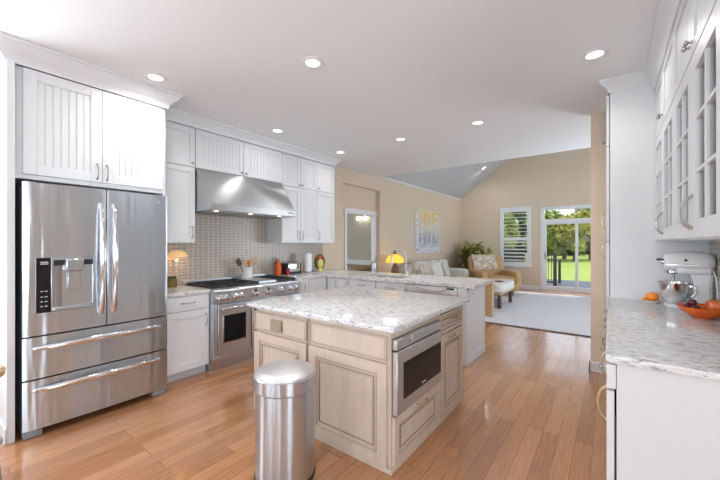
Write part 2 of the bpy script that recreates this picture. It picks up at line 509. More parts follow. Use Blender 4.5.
def panel_door(fr, u0, u1, v0, v1, name, mt, parent, style='shaker', th=0.02, s=0.055, gap=0.0015, label=None):
    u0 += gap; u1 -= gap; v0 += gap; v1 -= gap
    b = B()
    if style == 'slab':
        b.fbox(fr, u0, u1, v0, v1, 0, th, 0.002)
        return b.build(name, mt, parent)
    s = min(s, (u1 - u0) * 0.3, (v1 - v0) * 0.3)
    b.fbox(fr, u0, u0 + s, v0, v1, 0, th, 0.0015)
    b.fbox(fr, u1 - s, u1, v0, v1, 0, th, 0.0015)
    b.fbox(fr, u0 + s, u1 - s, v0, v0 + s, 0, th, 0.0015)
    b.fbox(fr, u0 + s, u1 - s, v1 - s, v1, 0, th, 0.0015)
    if style != 'glass':
        b.fbox(fr, u0 + s - 0.002, u1 - s + 0.002, v0 + s - 0.002, v1 - s + 0.002, 0, th * 0.4)
    if style == 'bead':
        n = max(2, round((u1 - u0 - 2 * s) / 0.05))
        p = (u1 - u0 - 2 * s) / n
        for i in range(n):
            b.fbox(fr, u0 + s + i * p + 0.003, u0 + s + (i + 1) * p - 0.003, v0 + s, v1 - s, th * 0.4, th * 0.4 + 0.0045, 0.0015)
    if style == 'raised':
        k = 0.035
        if s > 0.02 and u1 - u0 - 2 * s > 3 * k and v1 - v0 - 2 * s > 3 * k:
            b.fbox(fr, u0 + s + k, u1 - s - k, v0 + s + k, v1 - s - k, th * 0.4, th * 0.75, 0.004)
    if style in ('shaker', 'bead'):
        q = 0.007
        for (a, c_, d, e) in ((u0 + s, u0 + s + q, v0 + s, v1 - s), (u1 - s - q, u1 - s, v0 + s, v1 - s), (u0 + s, u1 - s, v0 + s, v0 + s + q), (u0 + s, u1 - s, v1 - s - q, v1 - s)):
            b.fbox(fr, a, c_, d, e, 0, th * 0.72)
    o = b.build(name, mt, parent)
    if style == 'raised':
        g = B()
        q = 0.006
        for (ua, ub, va, vb) in ((u0 + s - q, u1 - s + q, v0 + s - q, v1 - s + q),):
            t = 0.003
            g.fbox(fr, ua, ua + t, va, vb, th * 0.4, th + 0.0012)
            g.fbox(fr, ub - t, ub, va, vb, th * 0.4, th + 0.0012)
            g.fbox(fr, ua, ub, va, va + t, th * 0.4, th + 0.0012)
            g.fbox(fr, ua, ub, vb - t, vb, th * 0.4, th + 0.0012)
        d = s + 0.022
        if s > 0.02 and u1 - u0 > 2 * d + 0.05 and v1 - v0 > 2 * d + 0.04:
            t = 0.004
            g.fbox(fr, u0 + d, u0 + d + t, v0 + d, v1 - d, th * 0.4, th * 0.6)
            g.fbox(fr, u1 - d - t, u1 - d, v0 + d, v1 - d, th * 0.4, th * 0.6)
            g.fbox(fr, u0 + d, u1 - d, v0 + d, v0 + d + t, th * 0.4, th * 0.6)
            g.fbox(fr, u0 + d, u1 - d, v1 - d - t, v1 - d, th * 0.4, th * 0.6)
        gg = g.build('glaze_line', 'glaze', o)
        gg['label'] = 'brown glazed moulding line'
    return o

def bow(fr, uc, vc, ln, parent, vert=True, mt='nickel', w0=0.02, rise=0.03, r=0.005, name='handle'):
    b = B()
    pts = []
    for i in range(13):
        t = i / 12
        h = math.sin(PI * t) ** 0.55 * rise
        a = (t - 0.5) * ln
        pts.append(fr(uc, vc + a, w0 + h) if vert else fr(uc + a, vc, w0 + h))
    rr = [r * (1.35 - 0.35 * math.sin(PI * i / 12)) for i in range(13)]
    b.tube(pts, rr)
    for a in (-0.5, 0.5):
        p = fr(uc, vc + a * ln, w0) if vert else fr(uc + a * ln, vc, w0)
        q = fr(uc, vc + a * ln, w0 + 0.006) if vert else fr(uc + a * ln, vc, w0 + 0.006)
        b.cyl(p, q, r * 2.0, r * 1.5, 10)
    return b.build(name, mt, parent)

def knob(fr, u, v, parent, mt='nickel', w0=0.02, r=0.014):
    b = B()
    p0, p1 = Vector(fr(u, v, w0)), Vector(fr(u, v, w0 + 1))
    q = (p1 - p0).normalized().to_track_quat('Z', 'Y').to_matrix()
    b.lathe([(r * 0.7, 0), (r * 0.4, 0.006), (r * 0.4, 0.013), (r, 0.02), (r * 0.9, 0.027), (r * 0.4, 0.031)], p0, 14, q)
    return b.build('knob', mt, parent)

def area_wall(b, axis, c0, c1, u0, u1, z0, z1, holes):
    """a wall slab with rectangular holes; axis 'x' : thickness c0..c1 in X, u = Y"""
    us = sorted({u0, u1, *[h[0] for h in holes], *[h[1] for h in holes]})
    zs = sorted({z0, z1, *[h[2] for h in holes], *[h[3] for h in holes]})
    for a, c_ in zip(us, us[1:]):
        for d, e in zip(zs, zs[1:]):
            um, zm = (a + c_) / 2, (d + e) / 2
            if any(h[0] < um < h[1] and h[2] < zm < h[3] for h in holes):
                continue
            if axis == 'x':
                b.box(c0, c1, a, c_, d, e)
            else:
                b.box(a, c_, c0, c1, d, e)
    bmesh.ops.remove_doubles(b.bm, verts=b.bm.verts, dist=0.0005)
    return b

# ------------------------------------------------------------------ setting
CE = 2.87          # kitchen ceiling
WX = -4.17         # left wall
FW = 11.4          # far wall
HY = 6.15          # header where the flat ceiling ends
EAVE, PITCH, RX = 2.93, 0.75, -0.98
WINX = (-2.83, -2.02, 0.72, 2.50)
DOORX = (-1.69, 0.12, 0.0, 2.48)

struct('floor', B().box(-8, 4.8, -7, FW + 0.15, -0.12, 0), 'floor')
b = B().box(WX - 0.3, 4.75, -6.7, HY, CE, CE + 0.15)
struct('ceiling', b, 'ceiling')
# vaulted living room ceiling: two slopes
v = B()
zr = EAVE + PITCH * (RX - WX)
XR2 = RX + (RX - WX)
v.prism([(WX - 0.2, EAVE - 0.15), (RX, zr), (XR2 + 0.2, EAVE - 0.15), (XR2 + 0.2, EAVE + 0.05), (RX, zr + 0.2), (WX - 0.2, EAVE + 0.05)], lambda a, c_, w: (a, w, c_), HY - 0.12, FW + 0.15)
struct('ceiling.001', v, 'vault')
h = B().prism([(WX, CE + 0.15), (XR2, CE + 0.15), (RX, zr + 0.05)], lambda a, c_, w: (a, w, c_), HY - 0.12, HY)
h.box(WX, 2.3, HY - 0.12, HY, CE + 0.001, CE + 0.16)
struct('wall_header', h, 'wall_beige')
# left wall with the hall niche and an opening added for fill light
NY0, NY1, NZ = 5.0, 6.31, 2.60
b = B()
area_wall(b, 'x', WX - 0.11, WX, -6.6, FW + 0.15, 0, 3.1, [(NY0, NY1, 0, NZ), (-1.7, 0.2, 0.6, 2.4)])
struct('wall_left', b, 'wall_beige')
b = B()
area_wall(b, 'x', WX - 0.19, WX - 0.11, NY0 - 0.2, NY1 + 0.2, 0, 3.0, [(5.24, 6.235, 0, 2.03)])
struct('wall_niche', b, 'wall_beige')
# far gable wall
b = B()
area_wall(b, 'y', FW, FW + 0.15, WX, 2.3, 0, 5.4, [WINX, DOORX])
struct('wall_far', b, 'wall_beige')
struct('wall_right', B().box(2.2, 2.35, 4.5, FW, 0, 3.2), 'wall_beige')
struct('wall_pier', B().box(-0.18, 4.6, 4.5, 4.62, 0, CE), 'wall_beige')
struct('wall_kitchen', B().box(0.63, 0.75, 1.2, 4.5, 0, CE), 'wall_beige')
b = B()
area_wall(b, 'x', 4.5, 4.65, -6.6, 4.5, 0, CE, [(-2.6, -0.4, 0.6, 2.4)])  # opening added behind the dining fill light
struct('wall_dining', b, 'wall_beige')
b = B()
area_wall(b, 'y', -6.6, -6.45, WX, 4.6, 0, CE, [(-3.6, -0.8, 0.55, 2.5), (0.5, 2.5, 0.55, 2.5)])
struct('wall_back', b, 'wall_beige')
# frames of unseen windows added around the back fill lights
for i, (a, c_) in enumerate(((-3.6, -0.8), (0.5, 2.5))):
    f = B()
    for x in (a, (a + c_) / 2 - 0.03, c_ - 0.06):
        f.box(x, x + 0.06, -6.56, -6.5, 0.55, 2.5)
    for z in (0.55, 2.44):
        f.box(a, c_, -6.56, -6.5, z, z + 0.06)
    struct('window_%d' % (3 + i), f, 'trim')
f = B()  # added window, out of view, framing the left fill light
for yy in (-1.7, -0.78, 0.14):
    f.box(WX - 0.09, WX - 0.03, yy, yy + 0.06, 0.6, 2.4)
for z in (0.6, 2.34):
    f.box(WX - 0.09, WX - 0.03, -1.64, 0.14, z, z + 0.06)
struct('window_5', f, 'trim')
# hall bedroom behind the niche
b = B()
b.box(-7.6, -4.36, 7.5, 7.6, 0, 2.6).box(-7.7, -7.6, 3.6, 7.6, 0, 2.6).box(-7.6, -4.36, 3.5, 3.6, 0, 2.6)
struct('wall_bedroom', b, 'bedroom')
struct('ceiling.002', B().box(-7.7, -4.36, 3.5, 7.6, 2.6, 2.7), 'ceiling')
light('fill_bedroom', 'AREA', (-6.4, 3.75, 1.6), (PI / 2, 0, 0), 34, FILL_TINT, shape='RECTANGLE', size=1.2, size_y=1.3)  # added lamp that brightens the windowless room beyond the doorway
# door casing in the niche
c_ = B()
xw = WX - 0.11
c_.box(xw, xw + 0.02, 5.17, 5.24, 0, 2.03, 0.003).box(xw, xw + 0.02, 6.235, 6.29, 0, 2.03, 0.003).box(xw, xw + 0.024, 5.15, 6.31, 2.03, 2.13, 0.003)
c_.box(xw - 0.08, xw, 5.24, 5.25, 0, 2.03).box(xw - 0.08, xw, 6.225, 6.235, 0, 2.03).box(xw - 0.08, xw, 5.25, 6.225, 2.02, 2.03)
struct('door_2', c_, 'trim')
# baseboards
struct('baseboard_far', B().box(WX, DOORX[0] - 0.05, FW - 0.016, FW, 0, 0.11, 0.003), 'trim')
struct('baseboard_pier', B().box(-0.196, 0.62, 4.484, 4.5, 0, 0.11, 0.003).box(-0.196, -0.18, 4.484, 4.62, 0, 0.11, 0.003), 'trim')
struct('baseboard_left', B().box(WX, WX + 0.016, 6.36, FW, 0, 0.11, 0.003), 'trim')
# eave moulding line on the left wall of the vault
struct('trim_1', B().box(WX, WX + 0.03, HY + 0.01, FW, EAVE - 0.03, EAVE + 0.005, 0.003), 'trim')

# far window with plantation shutters
w = B()
x0, x1, z0, z1 = WINX
y = FW
w.box(x0 - 0.05, x0, y - 0.03, y + 0.1, z0 - 0.05, z1 + 0.05, 0.004).box(x1, x1 + 0.05, y - 0.03, y + 0.1, z0 - 0.05, z1 + 0.05, 0.004)
w.box(x0, x1, y - 0.03, y + 0.1, z1, z1 + 0.05, 0.004).box(x0 - 0.06, x1 + 0.06, y - 0.06, y + 0.1, z0 - 0.05, z0, 0.004)
wo = struct('window_1', w, 'trim')
sh = B()
sh.box(x0, x0 + 0.06, y - 0.02, y + 0.02, z0, z1).box(x1 - 0.06, x1, y - 0.02, y + 0.02, z0, z1)
zm = 1.55
for z, hh in ((z0, 0.1), (zm - 0.05, 0.1), (z1 - 0.1, 0.1)):
    sh.box(x0 + 0.06, x1 - 0.06, y - 0.02, y + 0.02, z, z + hh)
struct('shutter_frame', sh, 'trim', wo)
lv = B()
for (a, e, tilt, n) in ((z0 + 0.1, zm - 0.05, 0.42, 6), (zm + 0.05, z1 - 0.1, 0.12, 7)):
    for i in range(n):
        zc = a + (e - a) * (i + 0.5) / n
        dy, dz = 0.042 * math.cos(tilt), 0.042 * math.sin(tilt)
        P = []
        for sx_ in (x0 + 0.062, x1 - 0.062):
            P.append([(sx_, y - dy, zc + dz - 0.004), (sx_, y + dy, zc - dz - 0.004), (sx_, y + dy, zc - dz + 0.004), (sx_, y - dy, zc + dz + 0.004)])
        lv.hexa(P[0] + P[1])
struct('louvre', lv, 'trim', wo)
struct('pane', B().box(x0, x1, y + 0.085, y + 0.089, z0, z1), 'glass', wo)

# sliding glass door with a transom
x0, x1, z0, z1 = DOORX
d = B()
d.box(x0, x0 + 0.07, y - 0.02, y + 0.12, 0, z1, 0.003).box(x1 - 0.07, x1, y - 0.02, y + 0.12, 0, z1, 0.003)
d.box(x0 + 0.07, x1 - 0.07, y - 0.02, y + 0.12, z1 - 0.07, z1, 0.003).box(x0 + 0.07, x1 - 0.07, y - 0.02, y + 0.12, 2.05, 2.13, 0.003).box(x0 + 0.07, x1 - 0.07, y - 0.02, y + 0.12, 0, 0.05, 0.003)
d.box(x0 - 0.03, x0, y - 0.018, y, 0, z1 + 0.03, 0.003).box(x1, x1 + 0.03, y - 0.018, y, 0, z1 + 0.03, 0.003).box(x0, x1, y - 0.018, y, z1, z1 + 0.03, 0.003)
do = struct('door_1', d, 'trim')
xm = -0.80
for k, (a, e, yy) in enumerate(((x0 + 0.07, xm + 0.04, y + 0.02), (xm - 0.02, x1 - 0.07, y + 0.065))):
    p = B()
    p.box(a, a + 0.065, yy, yy + 0.04, 0.05, 2.05, 0.003).box(e - 0.065, e, yy, yy + 0.04, 0.05, 2.05, 0.003)
    p.box(a + 0.065, e - 0.065, yy, yy + 0.04, 0.05, 0.13, 0.003).box(a + 0.065, e - 0.065, yy, yy + 0.04, 1.98, 2.05, 0.003)
    so = struct('sash', p, 'trim', do)
    struct('pane', B().box(a + 0.06, e - 0.06, yy + 0.018, yy + 0.022, 0.12, 1.99), 'glass', so)
hd = B().tube([(x0 + 0.11, y + 0.0, 0.95), (x0 + 0.11, y - 0.035, 0.97), (x0 + 0.11, y - 0.035, 1.13), (x0 + 0.11, y, 1.15)], 0.012)
struct('handle', hd, 'black', do)
struct('pane', B().box(x0 + 0.07, x1 - 0.07, y + 0.05, y + 0.054, 2.13, z1 - 0.07), 'glass', do)

# backsplash
tag(B().box(WX + 0.001, WX + 0.012, 1.46, 4.42, 0.915, 2.28).build('backsplash', 'tile', org=(WX, 1.46, 0.915)), 'taupe mosaic backsplash with white dots on the wall behind the range', 'backsplash')
tag(B().box(0.616, 0.628, 1.85, 3.728, 0.932, 1.436).build('backsplash', 'tile', org=(0.63, 1.85, 0.932)), 'short strip of tan tile backsplash behind the white stand mixer', 'backsplash')

# ------------------------------------------------------------------ crown mouldings
def crown(b, path, z0, z1, out):
    """sweep a crown profile along a 2D path (outside on the right-hand side)"""
    prof = [(0.0, z0), (0.012, z0), (0.014, z0 + 0.02), (out * 0.35, z0 + (z1 - z0) * 0.38), (out * 0.75, z0 + (z1 - z0) * 0.62), (out * 0.9, z1 - 0.025), (out, z1 - 0.02), (out, z1), (0.0, z1)]
    P = [Vector((p[0], p[1], 0)) for p in path]
    rings = []
    for i, p in enumerate(P):
        ns = []
        for a, c in ((i - 1, i), (i, i + 1)):
            if 0 <= a and c < len(P):
                t = (P[c] - P[a]).normalized()
                ns.append(Vector((t.y, -t.x, 0)))
        if len(ns) == 2:
            n = (ns[0] + ns[1])
            n = n / n.dot(ns[0])
        else:
            n = ns[0]
        rings.append([b.bm.verts.new((p.x + n.x * o, p.y + n.y * o, z)) for o, z in prof])
    k = len(prof)
    fs = []
    for a, c in zip(rings, rings[1:]):
        for j in range(k):
            fs.append(b.bm.faces.new((a[j], a[(j + 1) % k], c[(j + 1) % k], c[j])))
    fs.append(b.bm.faces.new(rings[0][::-1]))
    fs.append(b.bm.faces.new(rings[-1]))
    bmesh.ops.recalc_face_normals(b.bm, faces=fs)
    return b

# left run: outside is +X ; travelling +Y the right-hand side is +X
crown(b1 := B(), [(-4.15, 0.385), (-3.452, 0.385), (-3.452, 1.465), (-3.83, 1.465)], 2.72, CE - 0.001, 0.105)
struct('trim_2', b1, 'white')
crown(b1 := B(), [(-3.83, 1.47), (-3.83, 4.365), (-4.16, 4.365)], 2.745, CE - 0.001, 0.075)
struct('trim_3', b1, 'white')
crown(b1 := B(), [(0.295, 1.4), (0.295, 3.73 - 0.001)][::-1], 2.68, CE - 0.001, 0.07)
struct('trim_4', b1, 'white')
crown(b1 := B(), [(-0.012, 4.49), (-0.012, 3.73), (0.36, 3.73)], 2.76, CE - 0.001, 0.075)
struct('trim_5', b1, 'white')

# ------------------------------------------------------------------ refrigerator
R = thing('refrigerator', 'stainless steel french door refrigerator with two bottom freezer drawers', 'refrigerator', (-3.7, 0.94, 0))
FYA, FYB, FM = 0.457, 1.433, 0.9545
B().box(-4.12, -3.43, FYA + 0.005, FYB - 0.005, 0.04, 1.845, 0.004).build('body', 'grey_plastic', R)
def bowed(b, y0, y1, z0, z1, xb=-3.425, xf=-3.36, bulge=0.016, n=24, rnd=0.004):
    """front slab slightly bowed across the whole width of the refrigerator"""
    cols = []
    ys = [y0 + (y1 - y0) * i / n for i in range(n + 1)]
    for i, yy in enumerate(ys):
        t = (yy - FYA) / (FYB - FYA)
        x = xf + bulge * (1 - (2 * t - 1) ** 2)
        if i in (0, n):
            x -= rnd
        cols.append((x, yy))
    poly = [(xb, y0)] + cols + [(xb, y1)]
    b.prism(poly, lambda a, c, w: (a, c, w), z0, z1, 0.0)
    for f in b.bm.faces:
        pass
    return b
def fdoor(y0, y1, z0, z1, name):
    b = bowed(B(), y0, y1, z0, z1)
    o = b.build(name, 'steel', R)
    return o
dl = fdoor(FYA, FM - 0.004, 0.742, 1.862, 'door')
dr = fdoor(FM + 0.004, FYB, 0.742, 1.862, 'door')
w1 = fdoor(FYA, FYB, 0.428, 0.730, 'drawer')
w2 = fdoor(FYA, FYB, 0.058, 0.416, 'drawer')
def fx(yy):
    t = (yy - FYA) / (FYB - FYA)
    return -3.36 + 0.016 * (1 - (2 * t - 1) ** 2)
for o, yy in ((dl, FM - 0.043), (dr, FM + 0.043)):
    b = B()
    pts = []
    for i in range(15):
        t = i / 14
        pts.append((fx(yy) + 0.012 + 0.05 * math.sin(PI * t) ** 0.5, yy, 0.85 + 0.89 * t))
    b.tube(pts, [0.017 + 0.006 * math.sin(PI * i / 14) for i in range(15)], 12)
    for z in (0.86, 1.73):
        b.cyl((fx(yy) - 0.004, yy, z), (fx(yy) + 0.02, yy, z), 0.014)
    b.build('handle', 'chrome', o)
for o, z in ((w1, 0.655), (w2, 0.352)):
    b = B()
    pts = []
    for i in range(19):
        t = i / 18
        yy = 0.515 + 0.845 * t
        pts.append((fx(yy) + 0.006 + 0.048 * math.sin(PI * t) ** 0.45, yy, z + 0.012 * (1 - (2 * t - 1) ** 2) - 0.006))
    b.tube(pts, [0.014 + 0.013 * math.sin(PI * i / 18) ** 0.6 for i in range(19)], 12)
    b.build('handle', 'chrome', o)
# ice and water dispenser on the left door
fr = FX(-3.352)
ds = B()
ds.fbox(fr, 0.606, 0.622, 0.905, 1.31, -0.005, 0.022, 0.003).fbox(fr, 0.858, 0.874, 0.905, 1.31, -0.005, 0.022, 0.003).fbox(fr, 0.622, 0.858, 0.905, 0.925, -0.005, 0.022, 0.003).fbox(fr, 0.622, 0.858, 1.29, 1.31, -0.005, 0.022, 0.003)
dp = ds.build('dispenser', 'steel', dl)
cpl = B().fbox(fr, 0.526, 0.606, 0.905, 1.31, -0.008, 0.012, 0.003).build('control_panel', 'black_glass', dl)
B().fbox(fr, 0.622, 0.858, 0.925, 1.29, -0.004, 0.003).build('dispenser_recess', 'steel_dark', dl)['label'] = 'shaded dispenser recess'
B().fbox(fr, 0.685, 0.795, 1.205, 1.30, 0.003, 0.055, 0.01).fbox(fr, 0.70, 0.78, 1.05, 1.205, 0.003, 0.022, 0.006).build('dispenser_lever', 'steel', dl)
B().fbox(fr, 0.615, 0.868, 0.912, 0.94, 0.0, 0.045, 0.006).build('drip_tray', 'steel', dl)
B().fbox(fr, 0.622, 0.858, 1.25, 1.292, 0.002, 0.012, 0.002).build('recess_top_shade', 'black', dl)  # black strip painting the shade at the top of the flush recess
for q, z in enumerate((1.275, 1.262, 1.06, 1.02, 0.985, 0.95)):
    for u0, u1 in (((0.548, 0.592),) if q < 2 else ((0.55, 0.562), (0.572, 0.588))):
        B().fbox(fr, u0, u1, z, z + 0.006, 0.012, 0.0128).build('control_marking', 'led', cpl)
e = B().cyl((fx(1.36) - 0.002, 1.352, 1.795), (fx(1.36) + 0.005, 1.352, 1.795), 0.016)
e.build('badge', 'chrome', dr)
B().box(fx(1.34) - 0.001, fx(1.34) + 0.002, 1.315, 1.385, 0.763, 0.772).build('badge', 'steel_dark', dr)
for y0 in (FYA + 0.005, FYB - 0.12):
    B().box(-3.5, -3.365, y0, y0 + 0.105, 0.0, 0.052, 0.012, 2).build('foot', 'grey_plastic', R)
B().box(-4.1, -3.5, FYA + 0.02, FYB - 0.02, 0.015, 0.055).build('base_grille', 'black', R)
# hinge covers
for y0 in (FYA + 0.02, FYB - 0.08):
    B().box(-3.52, -3.40, y0, y0 + 0.06, 1.845, 1.872, 0.006).build('hinge_cover', 'grey_plastic', R)

# surround panels and the cabinet above
S = thing('fridge_surround_panel', 'tall white end panel at the left side of the refrigerator', 'panel', (-3.8, 0.405, 0), 'refrigerator end panels')
B().box(-4.16, -3.40, 0.385, 0.427, 0, 2.72, 0.002).build('panel', 'white', S)
B().box(-4.16, -3.394, 0.373, 0.385, 0, 0.11, 0.003).build('plinth', 'white', S)
S = thing('fridge_surround_panel', 'white end panel between the refrigerator and the base cabinet', 'panel', (-3.8, 1.45, 0), 'refrigerator end panels')
B().box(-4.16, -3.47, 1.436, 1.462, 0, 2.72, 0.002).build('panel', 'white', S)

K = thing('wall_cabinet', 'white two door cabinet with beadboard doors above the refrigerator', 'cabinet', (-3.8, 0.95, 1.895), 'white wall cabinets')
B().box(-4.16, -3.472, 0.43, 1.434, 1.895, 2.72).build('body', 'white', K)
fr = FX(-3.472)
B().fbox(fr, 0.43, 1.434, 1.895, 1.93, 0, 0.012, 0.002).build('bottom_rail', 'white', K)
a = panel_door(fr, 0.472, 0.952, 1.93, 2.715, 'door', 'white', K, 'bead', 0.022, 0.075)
bow(fr, 0.918, 2.02, 0.12, a, w0=0.022)
a = panel_door(fr, 0.952, 1.432, 1.93, 2.715, 'door', 'white', K, 'bead', 0.022, 0.075)
bow(fr, 0.986, 2.02, 0.12, a, w0=0.022)

# ------------------------------------------------------------------ left wall cabinets
UX = -3.85
fr = FX(UX)
K = thing('wall_cabinet', 'tall narrow white cabinet hanging between the refrigerator and the hood', 'cabinet', (-4.0, 1.7, 1.42), 'white wall cabinets')
B().box(WX + 0.013, UX, 1.464, 1.938, 1.42, 2.75).build('body', 'white', K)
a = panel_door(fr, 1.466, 1.936, 1.425, 2.285, 'door', 'white', K)
bow(fr, 1.9, 1.545, 0.13, a)
a = panel_door(fr, 1.466, 1.936, 2.292, 2.735, 'door', 'white', K)
knob(fr, 1.9, 2.335, a)
K = thing('wall_cabinet', 'short wide white two door cabinet mounted directly above the range hood', 'cabinet', (-4.0, 2.57, 2.29), 'white wall cabinets')
B().box(WX + 0.013, UX, 1.94, 3.205, 2.288, 2.75).build('body', 'white', K)
a = panel_door(fr, 1.942, 2.571, 2.292, 2.735, 'door', 'white', K, 'bead')
knob(fr, 2.54, 2.33, a)
a = panel_door(fr, 2.575, 3.203, 2.292, 2.735, 'door', 'white', K, 'bead')
knob(fr, 2.606, 2.33, a)
K = thing('wall_cabinet', 'white wall cabinet with two door pairs just right of the hood', 'cabinet', (-4.0, 3.55, 1.42), 'white wall cabinets')
B().box(WX + 0.013, UX, 3.207, 3.93, 1.42, 2.75).build('body', 'white', K)
for (u0, u1, s) in ((3.209, 3.567, 1), (3.571, 3.928, -1)):
    a = panel_door(fr, u0, u1, 1.425, 2.262, 'door', 'white', K, 'shaker' if s > 0 else 'bead')
    bow(fr, (u1 - 0.035) if s > 0 else u0 + 0.035, 1.54, 0.13, a)
    a = panel_door(fr, u0, u1, 2.268, 2.735, 'door', 'white', K, 'bead' if s > 0 else 'shaker')
    knob(fr, (u1 - 0.03) if s > 0 else u0 + 0.03, 2.31, a)
K = thing('wall_cabinet', 'narrow white single door wall cabinet at the end beside the beige wall', 'cabinet', (-4.0, 4.15, 1.42), 'white wall cabinets')
B().box(WX + 0.013, UX, 3.932, 4.36, 1.42, 2.75).build('body', 'white', K)
a = panel_door(fr, 3.934, 4.358, 1.425, 2.262, 'door', 'white', K)
bow(fr, 3.97, 1.54, 0.13, a)
a = panel_door(fr, 3.934, 4.358, 2.268, 2.735, 'door', 'white', K)
knob(fr, 3.966, 2.31, a)

# ------------------------------------------------------------------ hood
Hd = thing('range_hood', 'wedge shaped stainless steel range hood above the range', 'range hood', (-3.9, 2.57, 1.78))
HY0, HY1 = 1.946, 3.2
b = B().prism([(WX + 0.014, 1.80), (WX + 0.014, 2.286), (-3.845, 2.286), (-3.83, 2.286), (-3.535, 1.865), (-3.535, 1.80)], lambda a, c, w: (a, w, c), HY0, HY1, 0.002)
b.build('canopy', 'hood_steel', Hd)
B().box(WX + 0.014, -3.522, HY0 - 0.001, HY1 + 0.001, 1.785, 1.866, 0.003).build('lip', 'hood_steel', Hd)
u = B()
for i in range(3):
    y0 = HY0 + 0.04 + i * 0.395
    u.box(-4.05, -3.62, y0, y0 + 0.385, 1.775, 1.786, 0.003)
u.build('filter', 'steel_dark', Hd)
for yy in (2.05, 2.5, 2.95):
    B().cyl((-3.58, yy, 1.776), (-3.58, yy, 1.787), 0.022).build('lamp', 'lens', Hd)
B().box(-3.523, -3.517, 3.06, 3.15, 1.82, 1.84, 0.002).build('badge', 'chrome', Hd)

# ------------------------------------------------------------------ range
G = thing('range', 'wide stainless steel gas range with two ovens and round knobs', 'range', (-3.8, 2.56, 0))
RY0, RY1, RXF = 1.935, 3.2, -3.475
B().box(-4.14, RXF, RY0, RY1, 0.13, 0.895, 0.002).build('body', 'oven_steel', G)
B().box(-4.10, -3.53, RY0 + 0.01, RY1 - 0.01, 0.0, 0.13).build('kick_panel', 'oven_steel', G)
cp = B().prism([(RXF, 0.748), (RXF + 0.03, 0.75), (RXF + 0.045, 0.862), (RXF + 0.05, 0.885), (RXF + 0.04, 0.905), (RXF + 0.015, 0.912), (RXF, 0.912)], lambda a, c, w: (a, w, c), RY0, RY1, 0.0)
cp = cp.build('control_panel', 'oven_steel', G)
ct = B().box(-4.14, RXF + 0.012, RY0, RY1, 0.895, 0.912, 0.002)
ct.build('cooktop', 'oven_steel', G)
B().box(-4.145, -4.10, RY0, RY1, 0.905, 0.965, 0.004).build('backguard', 'oven_steel', G)
for yy, big in ((2.005, 0), (2.075, 0), (2.19, 0), (2.27, 0), (2.47, 1), (2.655, 1), (2.87, 0), (3.02, 0), (3.12, 0)):
    fk = FX(RXF + 0.036)
    b = B()
    r = 0.031 if big else 0.028
    p0 = Vector(fk(yy, 0.81, 0))
    q = Vector((1, 0, -0.13)).normalized().to_track_quat('Z', 'Y').to_matrix()
    b.lathe([(r * 1.25, 0), (r * 1.25, 0.006), (r, 0.008), (r * 0.9, 0.04), (r * 0.7, 0.044)], p0, 18, q)
    k = b.build('knob', 'chrome', cp)
    if big:
        b = B().fbox(fk, yy - 0.012, yy + 0.012, 0.838, 0.868, 0.004, 0.022, 0.003)
        b.build('pointer', 'black', k)
for (a, e, big) in ((RY0 + 0.055, 2.405, 0), (2.425, RY1 - 0.03, 1)):
    od = B().box(RXF, RXF + 0.04, a, e, 0.17, 0.738, 0.004)
    od = od.build('oven_door', 'oven_steel', G)
    fo = FX(RXF + 0.04)
    B().fbox(fo, a + 0.055, e - 0.06, 0.305, 0.625, -0.002, 0.004, 0.003).build('window_bezel', 'chrome', od)
    B().fbox(fo, a + 0.067, e - 0.072, 0.318, 0.612, 0.003, 0.0055).build('window', 'black_glass', od)
    b = B().cyl(fo(a + 0.02, 0.695, 0.05), fo(e - 0.02, 0.695, 0.05), 0.014)
    for t in (a + 0.045, e - 0.045):
        b.cyl(fo(t, 0.695, 0), fo(t, 0.695, 0.05), 0.011)
    b.build('handle', 'chrome', od)
B().box(RXF, RXF + 0.03, RY0, RY0 + 0.05, 0.13, 0.75, 0.008, 2).build('corner_post', 'oven_steel', G)
B().box(RXF, RXF + 0.032, RY0, RY1, 0.13, 0.168, 0.003).build('bottom_rail', 'oven_steel', G)
def grate(y0, y1, name='grate'):
    b = B()
    xa, xb = -4.08, -3.53
    for xx in (xa, (xa + xb) / 2, xb):
        b.box(xx - 0.009, xx + 0.009, y0, y1, 0.925, 0.943, 0.003)
    for yy in (y0, (y0 + y1) / 2, y1):
        b.box(xa, xb, yy - 0.009, yy + 0.009, 0.925, 0.943, 0.003)
    for xx in (xa + 0.135, xb - 0.135):
        for yy in (y0 + 0.075, y1 - 0.075):
            b.box(xx - 0.05, xx + 0.05, yy - 0.006, yy + 0.006, 0.93, 0.944)
            b.box(xx - 0.006, xx + 0.006, yy - 0.05, yy + 0.05, 0.93, 0.944)
    for xx in (xa, xb):
        for yy in (y0, y1):
            b.box(xx - 0.012, xx + 0.012, yy - 0.012, yy + 0.012, 0.911, 0.93)
    b.build(name, 'iron', G)
    for xx in (xa + 0.135, xb - 0.135):
        B().lathe([(0.045, 0), (0.045, 0.006), (0.03, 0.008), (0.03, 0.016), (0.01, 0.018)], (xx, (y0 + y1) / 2, 0.911), 18).build('burner', 'iron', G)
B().box(-4.095, -3.515, RY0 + 0.025, 2.575, 0.911, 0.915).build('burner_tray', 'iron', G)
grate(RY0 + 0.045, 2.24)
grate(2.275, 2.56)
B().box(-4.08, -3.53, 2.595, 2.86, 0.91, 0.94, 0.004).build('griddle_cover', 'oven_steel', G)
B().box(-4.095, -3.515, 2.875, RY1 - 0.015, 0.911, 0.915).build('burner_tray', 'iron', G)
grate(2.89, RY1 - 0.03)

